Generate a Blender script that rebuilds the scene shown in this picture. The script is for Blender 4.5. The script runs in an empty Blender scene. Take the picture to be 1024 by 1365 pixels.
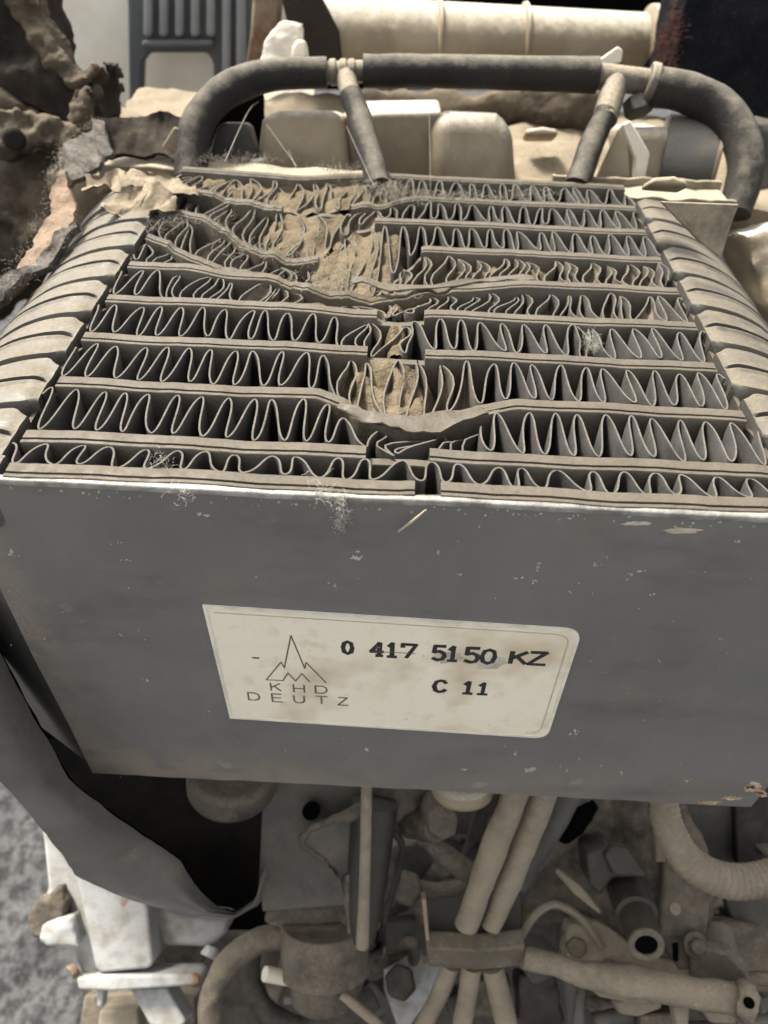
import bpy, bmesh, math, random
from mathutils import Vector, noise
R = math.radians
random.seed(7)
scene = bpy.context.scene
COL = scene.collection
S = 0.017                      # one unit of the plan below = the pitch of the cooler's tubes, 17 mm

# ------------------------------------------------------------------ camera
F = 988.95; PITCH, ROLL, YAW = 0.7647, 0.0447, 0.0071
CAM = Vector((-0.1494, -5.0857, 4.9697))
def _basis():
    cp, sp = math.cos(PITCH), math.sin(PITCH); c, s = math.cos(YAW), math.sin(YAW)
    rz = lambda v: Vector((c*v[0]-s*v[1], s*v[0]+c*v[1], v[2]))
    f, r, u = rz((0, cp, -sp)), rz((1, 0, 0)), rz((0, sp, cp))
    a, b = math.cos(ROLL), math.sin(ROLL)
    return f, a*r+b*u, -b*r+a*u
FW, RI, UP = _basis()
cam = bpy.data.cameras.new('camera'); camo = bpy.data.objects.new('camera', cam); COL.objects.link(camo)
from mathutils import Matrix
camo.matrix_world = Matrix(((RI.x, UP.x, -FW.x, CAM.x*S), (RI.y, UP.y, -FW.y, CAM.y*S), (RI.z, UP.z, -FW.z, CAM.z*S), (0, 0, 0, 1)))
cam.sensor_fit = 'HORIZONTAL'; cam.sensor_width = 36; cam.lens = 36*F/1024
cam.clip_start = 0.005; cam.clip_end = 200
cam.dof.use_dof = True; cam.dof.focus_distance = 8.6*S; cam.dof.aperture_fstop = 30
scene.camera = camo

# ------------------------------------------------------------------ sky, sun, exposure
SUN_EL, SUN_AZ = 56, 312       # a veiled sun high at the left, a little behind the engine
w = bpy.data.worlds.new('World'); scene.world = w; w.use_nodes = True
nt = w.node_tree; bg = nt.nodes['Background']
sky = nt.nodes.new('ShaderNodeTexSky'); sky.sky_type = 'NISHITA'; sky.sun_disc = False
sky.sun_elevation = R(SUN_EL); sky.sun_rotation = R(SUN_AZ); sky.air_density = 0.6; sky.dust_density = 3.0; sky.ozone_density = 0.4
hs = nt.nodes.new('ShaderNodeHueSaturation'); hs.inputs['Saturation'].default_value = .15   # thin white cloud over all of it
nt.links.new(sky.outputs[0], hs.inputs['Color']); nt.links.new(hs.outputs[0], bg.inputs[0]); bg.inputs[1].default_value = 0.115
sl = bpy.data.lights.new('sun', 'SUN'); sl.energy = 2.4; sl.angle = R(12); sl.color = (1.0, 0.945, 0.85)
so = bpy.data.objects.new('sun', sl); COL.objects.link(so)
so.rotation_euler = Vector((math.sin(R(SUN_AZ))*math.cos(R(SUN_EL)), math.cos(R(SUN_AZ))*math.cos(R(SUN_EL)), math.sin(R(SUN_EL)))).to_track_quat('Z', 'Y').to_euler()
scene.view_settings.view_transform = 'Standard'; scene.view_settings.look = 'None'
scene.view_settings.exposure = 1.95; scene.view_settings.gamma = 1

# ------------------------------------------------------------------ helpers
def P(px, py, d):              # the point at distance d (units, along the view axis) on the ray of a photo pixel
    return CAM + d*(FW + RI*((px-512)/F) + UP*((682.5-py)/F))
def ray(px, py): return FW + RI*((px-512)/F) + UP*((682.5-py)/F)
def PYp(px, py, y):            # ... on the plane y
    r = ray(px, py); return CAM + r*((y-CAM.y)/r.y)
def PZp(px, py, z):
    r = ray(px, py); return CAM + r*((z-CAM.z)/r.z)
def XK(px, k, z=0.0):          # x of the pixel column px along the tube line y = k
    q = RI*F - FW*(px-512.0); n = Vector((0, k, z)) - CAM
    return -(n.y*q.y + n.z*q.z)/q.x + CAM.x
def fbm(p, o=3): return noise.fractal(p, 1.0, 2.0, o)
def lerp(a, b, t): return a+(b-a)*t
def sstep(a, b, x):
    t = min(1, max(0, (x-a)/(b-a))); return t*t*(3-2*t)

class MB:
    def __init__(s): s.v = []; s.f = []; s.dirt = {}
    def add(s, vs, fs):
        o = len(s.v); s.v += [Vector(v) for v in vs]; s.f += [tuple(i+o for i in f) for f in fs]; return o
    def grid(s, rows, close_u=False, close_v=False):
        n, m = len(rows), len(rows[0]); o = len(s.v)
        for r in rows: s.v += [Vector(p) for p in r]
        for i in range(n if close_v else n-1):
            for j in range(m if close_u else m-1):
                a, b = i, (i+1) % n; c, d = j, (j+1) % m
                s.f.append((o+a*m+c, o+a*m+d, o+b*m+d, o+b*m+c))
        return o
    def prism(s, poly, ext):
        n = len(poly); ext = Vector(ext)
        s.add(list(poly)+[p+ext for p in poly], [tuple(range(n)), tuple(range(2*n-1, n-1, -1))] + [(i, n+i, n+(i+1) % n, (i+1) % n) for i in range(n)])
    def box(s, a, b):
        (x0, y0, z0), (x1, y1, z1) = a, b
        s.add([(x0,y0,z0),(x1,y0,z0),(x1,y1,z0),(x0,y1,z0),(x0,y0,z1),(x1,y0,z1),(x1,y1,z1),(x0,y1,z1)],
              [(0,3,2,1),(4,5,6,7),(0,1,5,4),(1,2,6,5),(2,3,7,6),(3,0,4,7)])
    def tube(s, pts, rad, n=16, cap=True, sub=6, rfun=None, straight=False):
        pts = [Vector(p) for p in pts]
        rad = list(rad) if hasattr(rad, '__len__') else [rad]*len(pts)
        Q, RR = [], []
        if straight or len(pts) == 2:
            m = sub if len(pts) == 2 else 1
            for i in range(len(pts)-1):
                for k in range(m):
                    Q.append(pts[i].lerp(pts[i+1], k/m)); RR.append(lerp(rad[i], rad[i+1], k/m))
        else:
            E = [2*pts[0]-pts[1]]+pts+[2*pts[-1]-pts[-2]]
            for i in range(1, len(E)-2):
                for k in range(sub):
                    t = k/sub; a, b, c, d = E[i-1], E[i], E[i+1], E[i+2]
                    Q.append(0.5*((2*b)+(c-a)*t+(2*a-5*b+4*c-d)*t*t+(3*b-a-3*c+d)*t**3)); RR.append(lerp(rad[i-1], rad[i], t))
        Q.append(pts[-1]); RR.append(rad[-1])
        t0 = (Q[1]-Q[0]).normalized(); u = t0.orthogonal().normalized(); rows = []
        for i, q in enumerate(Q):
            t = (Q[min(i+1, len(Q)-1)]-Q[max(i-1, 0)])
            t = t.normalized() if t.length > 1e-9 else t0
            u = (u-t*u.dot(t)).normalized(); v = t.cross(u)
            r = RR[i]*(rfun(i, len(Q)) if rfun else 1)
            rows.append([q+(u*math.cos(a)+v*math.sin(a))*r for a in [2*math.pi*j/n for j in range(n)]])
        o = s.grid(rows, close_u=True)
        if cap:
            s.f.append(tuple(o+j for j in range(n))[::-1]); k = o+(len(rows)-1)*n; s.f.append(tuple(k+j for j in range(n)))
        return rows
    def ring(s, c, axis, r0, r1, h, n=28):   # a washer of inner radius r0, outer r1
        axis = Vector(axis).normalized(); u = axis.orthogonal().normalized(); v = axis.cross(u); c = Vector(c)
        rows = []
        for rr, hh in ((r0, 0), (r1, 0), (r1, h), (r0, h)):
            rows.append([c+axis*hh+(u*math.cos(2*math.pi*j/n)+v*math.sin(2*math.pi*j/n))*rr for j in range(n)])
        s.grid(rows, close_u=True, close_v=True)
    def build(s, name, mat, parent=None, smooth=True, bevel=0, seg=2, angle=40, kind=None, label=None):
        me = bpy.data.meshes.new(name); o = bpy.data.objects.new(name, me); COL.objects.link(o)
        if parent is None:
            xs = [v.x for v in s.v]; ys = [v.y for v in s.v]; zs = [v.z for v in s.v]
            org = Vector(((min(xs)+max(xs))/2, (min(ys)+max(ys))/2, min(zs)))*S; o.location = org
        else:
            org = Vector((0, 0, 0)); q = parent; o.parent = parent
            while q: org += q.location; q = q.parent
        me.from_pydata([v*S-org for v in s.v], [], s.f)
        if s.dirt:
            at = me.attributes.new('dirt', 'FLOAT', 'POINT')
            for i, d in s.dirt.items(): at.data[i].value = d
        bm = bmesh.new(); bm.from_mesh(me); bmesh.ops.recalc_face_normals(bm, faces=bm.faces); bm.to_mesh(me); bm.free()
        if smooth:
            for p in me.polygons: p.use_smooth = True
            me.set_sharp_from_angle(angle=R(angle))
        if mat: me.materials.append(mat)
        if bevel:
            m = o.modifiers.new('bevel', 'BEVEL'); m.width = bevel*S; m.segments = seg; m.limit_method = 'ANGLE'; m.angle_limit = R(35); m.harden_normals = False
            for p in me.polygons: p.use_smooth = True
        if kind: o['kind'] = kind
        if label: o['label'] = label
        return o
def tag(o, label, cat, group=None, kind=None):
    o['label'] = label; o['category'] = cat
    if group: o['group'] = group
    if kind: o['kind'] = kind
    return o
def thing(name, label, cat, loc, group=None):
    o = bpy.data.objects.new(name, None); COL.objects.link(o); o.location = Vector(loc)*S; o.empty_display_size = .01
    return tag(o, label, cat, group)
def plane_pts(poly, d, tilt, yaw=0):   # photo outline laid on a plane of its own: d = distance at its centre, tilt = how far it faces up
    n = Vector((math.sin(R(yaw))*math.cos(R(tilt)), -math.cos(R(yaw))*math.cos(R(tilt)), math.sin(R(tilt))))
    cx = sum(p[0] for p in poly)/len(poly); cy = sum(p[1] for p in poly)/len(poly); c = P(cx, cy, d)
    out = []
    for p in poly:
        r = ray(*p); out.append(CAM + r*((c-CAM).dot(n)/r.dot(n)))
    return out, n
def slab(poly, d, tilt, thick, yaw=0, mb=None):
    mb = mb or MB(); pts, n = plane_pts(poly, d, tilt, yaw); mb.prism(pts, -n*thick); return mb
def lumpy(mb, voxel, amp, freq, seed=0, sm=4):  # a voxel-remeshed, noise-worn version of a rough shape
    me = bpy.data.meshes.new('tmp'); me.from_pydata(mb.v, [], mb.f); o = bpy.data.objects.new('tmp', me); COL.objects.link(o)
    bm = bmesh.new(); bm.from_mesh(me); bmesh.ops.recalc_face_normals(bm, faces=bm.faces); bm.to_mesh(me); bm.free()
    m = o.modifiers.new('r', 'REMESH'); m.mode = 'VOXEL'; m.voxel_size = voxel
    m = o.modifiers.new('s', 'SMOOTH'); m.iterations = sm; m.factor = .5
    ev = o.evaluated_get(bpy.context.evaluated_depsgraph_get()); em = ev.to_mesh()
    r = MB()
    for v in em.vertices:
        p = v.co+Vector((seed*7.3, seed*3.1, 0))
        r.v.append(v.co + v.normal*amp*(fbm(p*freq, 4)))
    r.f = [tuple(p.vertices) for p in em.polygons]
    ev.to_mesh_clear(); bpy.data.objects.remove(o); bpy.data.meshes.remove(me)
    return r
def strands(mb, centre, n, spread, length, rad=.003, curl=.5, up=.3):
    for _ in range(n):
        p = Vector(centre)+Vector((random.gauss(0, spread[0]), random.gauss(0, spread[1]), random.gauss(0, spread[2])))
        d = Vector((random.gauss(0, 1), random.gauss(0, 1), random.gauss(up, .6))).normalized()
        pts = [p]; L = length*random.uniform(.4, 1.3)
        for k in range(4):
            d = (d+Vector((random.gauss(0, 1), random.gauss(0, 1), random.gauss(0, 1)))*curl*.6).normalized(); p = p+d*L/4; pts.append(p)
        mb.tube(pts, rad*random.uniform(.6, 1.3), n=3, sub=2, cap=False)

# ------------------------------------------------------------------ materials
def mk(name, base, base2=None, rough=.6, dust=0., dcol=(.36, .29, .19), up=(.9, -.1), var=.7, scale=1.6, fine=26, bump=.25, metal=0., spec=.4, attr=False, spots=None, streak=None, mixc=(.4, .62), bscale=None, soft=.04):
    m = bpy.data.materials.new(name); m.use_nodes = True; n = m.node_tree.nodes; l = m.node_tree.links; b = n['Principled BSDF']
    b.inputs['Specular IOR Level'].default_value = spec; b.inputs['Metallic'].default_value = metal
    tc = n.new('ShaderNodeTexCoord'); mp = n.new('ShaderNodeMapping'); mp.inputs['Scale'].default_value = (1/S, 1/S, 1/S); l.new(tc.outputs['Object'], mp.inputs[0])
    def nz(sc, det=6, rg=.6, vec=None):
        t = n.new('ShaderNodeTexNoise'); t.inputs['Scale'].default_value = sc; t.inputs['Detail'].default_value = det; t.inputs['Roughness'].default_value = rg; l.new(vec or mp.outputs[0], t.inputs['Vector']); return t.outputs['Fac']
    def math_(op, a, c, clamp=False):
        t = n.new('ShaderNodeMath'); t.operation = op; t.use_clamp = clamp
        for i, x in enumerate((a, c)):
            if isinstance(x, (int, float)): t.inputs[i].default_value = x
            else: l.new(x, t.inputs[i])
        return t.outputs[0]
    def ramp(x, a, c):
        t = n.new('ShaderNodeMapRange'); t.inputs['From Min'].default_value = a; t.inputs['From Max'].default_value = c; l.new(x, t.inputs['Value']); return t.outputs[0]
    def mix(f, a, c):
        t = n.new('ShaderNodeMix'); t.data_type = 'RGBA'
        if isinstance(f, (int, float)): t.inputs[0].default_value = f
        else: l.new(f, t.inputs[0])
        for i, x in ((6, a), (7, c)):
            if isinstance(x, tuple): t.inputs[i].default_value = (*x, 1)
            else: l.new(x, t.inputs[i])
        return t.outputs[2]
    n1 = nz(scale); nf = nz(fine, 4); n2 = nz(scale*4.3, 5)
    col = mix(ramp(n1, *mixc), base, base2 or tuple(x*.8 for x in base))
    if spots:                                             # (colour, scale, threshold)
        for sc_, ss, th in spots: col = mix(ramp(nz(ss, 3, .55), th, th+soft), col, sc_)
    if streak:                                            # grime that has run down or been wiped along: colour, stretch, threshold, strength
        for sc_, st, th, k_ in streak:
            mp2 = n.new('ShaderNodeMapping'); mp2.inputs['Scale'].default_value = tuple(x/S for x in st); l.new(tc.outputs['Object'], mp2.inputs[0])
            col = mix(math_('MULTIPLY', ramp(nz(1, 6, .62, mp2.outputs[0]), th, th+.2), k_), col, sc_)
    g = n.new('ShaderNodeNewGeometry'); sx = n.new('ShaderNodeSeparateXYZ'); l.new(g.outputs['Normal'], sx.inputs[0])
    df = math_('ADD', math_('MULTIPLY', sx.outputs[2], up[0]), up[1])
    df = math_('ADD', df, math_('MULTIPLY', math_('SUBTRACT', n2, .5), var*2.4))
    df = math_('MULTIPLY', math_('ADD', df, 0., True), dust, True)
    if attr:
        at = n.new('ShaderNodeAttribute'); at.attribute_name = 'dirt'
        df = math_('MAXIMUM', df, math_('MULTIPLY', at.outputs['Fac'], ramp(n2, .3, .55), True))
    dc = mix(ramp(nf, .3, .7), tuple(x*.72 for x in dcol), tuple(min(1, x*1.22) for x in dcol))
    col = mix(df, col, dc); col = mix(ramp(nf, .62, .86), col, mix(.45, col, dcol))
    l.new(col, b.inputs['Base Color'])
    rr = n.new('ShaderNodeMapRange'); rr.inputs['To Min'].default_value = rough; rr.inputs['To Max'].default_value = .95; l.new(math_('ADD', df, math_('MULTIPLY', math_('SUBTRACT', n2, .5), .5), True), rr.inputs['Value']); l.new(rr.outputs[0], b.inputs['Roughness'])
    bp = n.new('ShaderNodeBump'); bp.inputs['Strength'].default_value = bump; bp.inputs['Distance'].default_value = .05*S
    l.new(math_('ADD', math_('MULTIPLY', nf, .5), nz(bscale or scale*3, 6)), bp.inputs['Height']); l.new(bp.outputs[0], b.inputs['Normal'])
    return m
TAN = (.22, .17, .11); PALE = (.34, .285, .2)
M = dict(
 plate=mk('grey_paint', (.132, .129, .122), (.158, .152, .142), .36, .35, (.22, .18, .13), (.5, -.22), .8, .45, 30, .12, spec=.45, attr=True, streak=[((.19, .172, .14), (1.1, 1, .5), .50, .28), ((.065, .063, .06), (.4, 1, 1.0), .52, .55), ((.26, .24, .2), (.5, 1, 14), .64, .4), ((.2, .165, .115), (.7, 1, .9), .55, .45), ((.24, .22, .18), (3.2, 1, 3.0), .60, .35)], spots=[((.25, .225, .18), 1.1, .68), ((.42, .38, .3), 2.6, .76)]),
 edge=mk('worn_edge_metal', (.34, .33, .30), (.16, .155, .14), .45, .7, (.26, .225, .17), (.5, -.15), 1.0, 3, 30, .3, metal=.3),
 fin=mk('dusty_fin_metal', (.085, .081, .075), (.052, .05, .046), .7, .8, (.15, .13, .098), (.7, -.12), .8, 2.2, 24, .2, metal=.0, attr=True, spec=.2),
 tube=mk('dusty_tube_metal', (.10, .087, .068), (.065, .056, .044), .5, .8, (.095, .077, .05), (.7, -.08), .7, 1.6, 22, .3, metal=.15, attr=True),
 scrap=mk('crushed_dusty_foil', (.15, .122, .085), (.075, .06, .042), .6, .7, (.21, .168, .11), (.5, -.05), 1.0, 2.4, 20, .5),
 cup=mk('dusty_cup_metal', (.10, .092, .08), (.06, .055, .047), .45, .85, (.165, .137, .092), (.85, -.2), .9, 1.0, 22, .25, metal=.15),
 rail=mk('dusty_cream_rail', (.21, .175, .12), (.13, .105, .07), .7, .9, (.36, .31, .22), (1.1, -.3), .6, 2.2, 20, .3),
 sticker=mk('cream_sticker', (.84, .77, .615), (.80, .72, .56), .45, .35, (.36, .28, .17), (.2, -.18), .9, 1.3, 22, .12, spots=[((.60, .50, .35), .7, .50), ((.66, .58, .44), 2.6, .58), ((.42, .34, .22), 6, .68)], mixc=(.3, .7), soft=.16),
 sticker_edge=mk('sticker_edge', (.78, .72, .6), None, .5, .3, TAN, (.2, -.2), .9, 3),
 ink=mk('black_ink', (.018, .018, .02), (.03, .03, .03), .5, 0, bump=.05, spots=[((.16, .14, .11), 9, .70)]),
 thin_ink=mk('brown_grey_ink', (.10, .085, .07), (.14, .12, .10), .5, 0, bump=.05),
 smear=mk('smudge', (.42, .37, .28), (.54, .48, .36), .8, 0, bump=.5, scale=5),
 scuff=mk('grey_scuff', (.40, .355, .28), (.58, .52, .41), .8, 0, bump=.5, scale=4),
 chip=mk('paint_chip', (.42, .40, .35), (.3, .28, .24), .8, 0, bump=.3),
 rust=mk('rusty_chip', (.3, .18, .1), (.6, .5, .36), .9, 0, bump=.8, scale=5, spots=[((.05, .03, .02), 7, .6)]),
 rubber=mk('dusty_black_rubber', (.016, .0145, .0125), (.026, .0225, .018), .75, .85, (.24, .213, .165), (1.2, -.6), .5, .9, 26, .6, spec=.2),
 brass=mk('dusty_fitting', (.12, .10, .07), (.07, .06, .045), .6, .9, PALE, (1.1, -.35), .6, 3, 20, .4),
 cream=mk('cream_paint', (.27, .22, .145), (.19, .15, .095), .5, .85, (.56, .52, .43), (1.6, -.75), .7, .8, 20, .3),
 creamwhite=mk('pale_cream_paint', (.55, .50, .41), (.44, .39, .3), .55, .5, (.36, .31, .23), (.9, -.5), .8, .7, 14, .2, spots=[((.12, .08, .05), 2.4, .70)]),
 white=mk('white_paint', (.36, .36, .345), (.28, .27, .245), .5, .8, (.15, .115, .07), (.3, -.12), 1.3, .7, 12, .3, spots=[((.25, .12, .07), 1.2, .66)]),
 rusty=mk('rust_and_dirt', (.12, .065, .04), (.2, .155, .105), .85, .6, (.28, .23, .16), (.6, -.1), .8, 1.6, 14, .6),
 tan=mk('thick_tan_dust', (.10, .083, .06), (.04, .033, .025), .8, .85, (.19, .155, .108), (.6, -.1), 1.0, .9, 16, .7, spots=[((.022, .018, .014), .8, .6), ((.28, .24, .17), 3.5, .68)], soft=.1),
 pipe=mk('dusty_pipe', (.21, .173, .122), (.13, .106, .075), .8, .8, (.28, .235, .165), (.5, -.02), 1.0, .9, 20, .6, spots=[((.05, .04, .03), 1.3, .64), ((.36, .31, .23), 4, .68)], soft=.1),
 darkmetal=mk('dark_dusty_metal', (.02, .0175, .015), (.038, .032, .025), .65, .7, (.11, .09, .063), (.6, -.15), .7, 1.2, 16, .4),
 grey=mk('grey_dusty_metal', (.062, .061, .058), (.09, .08, .066), .6, .8, (.16, .13, .09), (.7, -.15), .8, .8, 16, .4),
 flap=mk('dusty_rubber_sheet', (.125, .117, .104), (.08, .074, .066), .38, .8, (.2, .17, .125), (.6, -.15), .9, .5, 18, .3),
 black=mk('shade_black', (.0025, .0025, .0025), (.004, .0035, .003), 1., .0, bump=0, spec=0., dcol=(.006, .005, .004)),  # near-black that carries the shade of hollows, gaps and bores
 foam=mk('tan_foam', (.10, .08, .055), (.035, .028, .02), .95, .5, (.2, .165, .12), (.8, -.2), .8, .7, 8, .8, spec=.1),
 darkfoam=mk('dark_torn_foam', (.022, .019, .016), (.035, .028, .022), .95, .25, (.18, .145, .10), (.9, -.45), .9, .8, 8, .8, spec=.1),
 felt=mk('brown_felt', (.2, .135, .09), (.13, .09, .062), .95, .5, (.3, .24, .18), (.9, -.3), .8, 2, 22, .8, spec=.1),
 greyfelt=mk('grey_felt', (.11, .097, .085), (.05, .043, .036), .95, .5, (.3, .27, .23), (.8, -.25), .8, 2.5, 22, .8, spec=.1),
 fluff=mk('pale_fluff', (.42, .40, .35), (.34, .31, .27), .95, 0, bump=0, spec=.1),
 web=mk('grey_lint', (.27, .245, .20), (.2, .175, .14), .95, 0, bump=0, spec=.1),
 straw=mk('straw', (.4, .34, .24), None, .8, 0, bump=.1),
 blue=mk('blue_grey_plastic', (.07, .076, .08), (.09, .094, .096), .55, .4, (.16, .15, .135), (.9, -.3), .7, .6, 12, .2),
 bluerib=mk('pale_blue_grey_plastic', (.2, .21, .215), (.25, .255, .255), .5, .4, (.2, .19, .17), (.9, -.3), .7, .6, 12, .2),
 panel=mk('cream_panel_paint', (.80, .75, .64), (.72, .66, .54), .5, .4, (.4, .33, .23), (.6, -.25), .9, .5, 14, .15, spots=[((.12, .08, .05), 1.6, .72)]),
 fabric=mk('black_fabric', (.005, .006, .008), (.009, .009, .011), .95, .0, bump=.5, fine=30, spec=.08),
 pinkfuzz=mk('reddish_fringe', (.10, .055, .045), (.06, .03, .027), .95, 0, bump=.2, spec=.1),
 sealant=mk('cream_torn_sealant', (.19, .15, .095), (.12, .092, .058), .85, .7, (.26, .215, .145), (.9, -.25), .8, 1.4, 16, .5),
 clog=mk('packed_dust', (.135, .106, .068), (.09, .07, .044), .95, .6, (.175, .14, .092), (.6, 0), .8, 3, 18, .9, spec=.1),
 asphalt=mk('asphalt', (.062, .062, .061), (.013, .013, .013), .95, .5, (.13, .127, .12), (.4, -.25), 1.4, 1.5, 5, 1.0, mixc=(.44, .56), bscale=2.2),
 hexdark=mk('dark_oily_steel', (.038, .032, .025), (.028, .024, .02), .5, .4, (.10, .08, .055), (.7, -.2), .6, 1.2, 16, .3, metal=.2),
)

# ------------------------------------------------------------------ ground
g = MB(); NG = 90
rows = []
for i in range(NG+1):
    rows.append([])
    for j in range(NG+1):
        x = -46+92*j/NG; y = -36+92*i/NG; rows[-1].append((x, y, -42+.9*fbm(Vector((x*.35, y*.35, 3)), 4)))
g.grid(rows)
g.v += [Vector(v) for v in ((-9e3, -9e3, -43), (9e3, -9e3, -43), (9e3, 9e3, -43), (-9e3, 9e3, -43))]; q = len(g.v); g.f.append((q-4, q-3, q-2, q-1))
g.build('ground', M['asphalt'], kind='structure')

# ================================================================== OIL COOLER
WL, WR = -4.056, 3.866
PF = 0.3143                    # front face of the grey side plate
cooler = thing('oil_cooler', 'dusty oil cooler with crushed fins, a grey side plate and a cream part number label', 'oil cooler', (0, PF, -6.2))

DENT = {   # how far each tube was pushed towards the plate: photo column -> shift
 9: [(150, 0), (300, -.1), (400, -.15), (500, 0)],
 8: [(200, 0), (270, -.1), (330, -.32), (400, -.42), (500, -.22), (560, 0)],
 7: [(225, 0), (270, -.12), (305, -.38), (334, -.7), (358, -.85), (393, -.98), (430, -.95), (455, -.5), (475, -.12), (505, 0)],
 6: [(190, 0), (215, -.1), (263, -.42), (305, -.6), (358, -.72), (411, -1.0), (470, -1.12), (505, -1.08), (532, -.5), (565, 0)],
 5: [(250, 0), (305, -.1), (358, -.1), (411, -.28), (499, -.45), (540, -.32), (600, -.15), (700, 0)],
 4: [(420, 0), (480, -.05), (530, -.06), (580, 0)],
 2: [(425, 0), (455, -.1), (478, -.27), (515, -.36), (545, -.43), (585, -.37), (612, -.22), (640, -.12), (690, 0)],
}
def shift(k, x):
    if k not in DENT: return 0.
    c = DENT[k]; xs = [XK(a, k) for a, _ in c]; ys = [b for _, b in c]
    if x <= xs[0]: return ys[0]
    if x >= xs[-1]: return ys[-1]
    for i in range(len(xs)-1):
        if x <= xs[i+1]:
            t = (x-xs[i])/(xs[i+1]-xs[i]); t = t*t*(3-2*t)*.5+t*.5; return lerp(ys[i], ys[i+1], t)
def tube_y(k, x):
    base = .465 if k == 0 else k
    return base + shift(k, x) + .012*math.sin(x*2.1+k*1.7) + .008*math.sin(x*5.3+k)
GAP = {0: (553, 588), 1: (488, 573), 3: (490, 567), 4: (503, 566), 6: (512, 562), 7: (432, 500), 8: (380, 470)}
SINK = lambda k, x: (.32 if k > 3 else .16)*shift(k, x)
EDGES = {k: (XK({0: 8, 1: 32, 2: 77, 3: 111, 4: 143, 5: 172, 6: 196, 7: 214, 8: 228, 9: 244}[k], .43 if k == 0 else k), XK({0: 1060, 1: 1032, 2: 992, 3: 954, 4: 928, 5: 904, 6: 882, 7: 861, 8: 847, 9: 832}[k], .43 if k == 0 else k)) for k in range(10)}

def sweep(mb, k, x0, x1, prof, n, dirtf):
    rows = []; o = len(mb.v)
    for i in range(n+1):
        x = lerp(x0, x1, i/n); y = tube_y(k, x); z = SINK(k, x); sh = -shift(k, x)
        rag = (.07*fbm(Vector((x*3, k*5., 0)), 5) if sh > .15 else .006*fbm(Vector((x*5, k*5., 0))))
        rows.append([(x, y+a*(1+.12*sh), z+b+(rag if b > -1 else 0)) for a, b in prof])
        for j in range(len(prof)): mb.dirt[o+i*len(prof)+j] = dirtf(x)
    mb.grid(rows)
    m = len(prof); mb.f.append(tuple(o+j for j in range(m))); mb.f.append(tuple(o+n*m+j for j in range(m))[::-1])
LIP = [(-.112, -5.6), (-.112, -.012), (-.102, 0), (-.062, 0), (-.056, -.05), (-.038, -.05), (-.032, .004), (.088, .008), (.106, -.004), (.112, -5.6)]
CORE = [(-.062, -5.5), (-.062, -.15), (-.05, -.135), (.05, -.135), (.062, -.15), (.062, -5.5)]
for k in range(0, 10):
    mb = MB(); x0, x1 = EDGES[k]
    dj = lambda x: min(1, 1.1*max(0, -shift(k, x)) + (.55 if k >= 4 and -2.4 < x < .6 else 0) + (.75 if k in (2, 3) and XK(440, k) < x < XK(620, k) else 0) + (.25 if k >= 5 else 0))
    if k in GAP:
        ga, gb = XK(GAP[k][0], k if k else .43), XK(GAP[k][1], k if k else .43)
        sweep(mb, k, x0, ga, LIP, 90, dj); sweep(mb, k, gb, x1, LIP, 90, dj); sweep(mb, k, ga-.05, gb+.05, CORE, 16, lambda x: .5)
    else:
        sweep(mb, k, x0, x1, LIP, 170, dj)
    mb.build('tube', M['tube'], cooler, angle=50)

# fins: one corrugated sheet per row
NPW = 20
def prof_wave(t):              # rounded zigzag in [-1, 1]
    s = math.sin(2*math.pi*t); a = math.asin(.94*s)/math.asin(.94); return .55*a+.45*(1.5*s-.5*s**3)
def wave_x(t): return t - .027*math.sin(4*math.pi*t)   # steep flanks, round U-shaped tips
CRUSH = {  # row -> list of (photo column from, to, strength)
 0: [], 1: [(490, 640, .8)], 2: [(445, 610, .5)], 3: [(455, 555, .6), (770, 800, .5)], 4: [(215, 330, .5), (330, 560, .9), (560, 800, .5), (800, 880, .25)],
 5: [(200, 330, .6), (330, 540, .8), (540, 760, .35), (760, 880, .4)], 6: [(200, 340, .6), (340, 500, .7)], 7: [(220, 460, .6), (460, 560, .3)], 8: [(230, 520, .5)],
}
ROWDIRT = {4: [(330, 600, .9), (560, 900, .4)], 5: [(260, 540, .7), (520, 890, .85)], 6: [(220, 520, .75)], 7: [(250, 520, .8)], 8: [(230, 540, .9)], 2: [(440, 640, .8)], 3: [(500, 545, .9)], 1: [(480, 640, .25)]}
def band(lst, px):
    v = 0
    for a, b, s in lst: v = max(v, s*sstep(a-12, a+12, px)*(1-sstep(b-12, b+12, px)))
    return v
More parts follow.
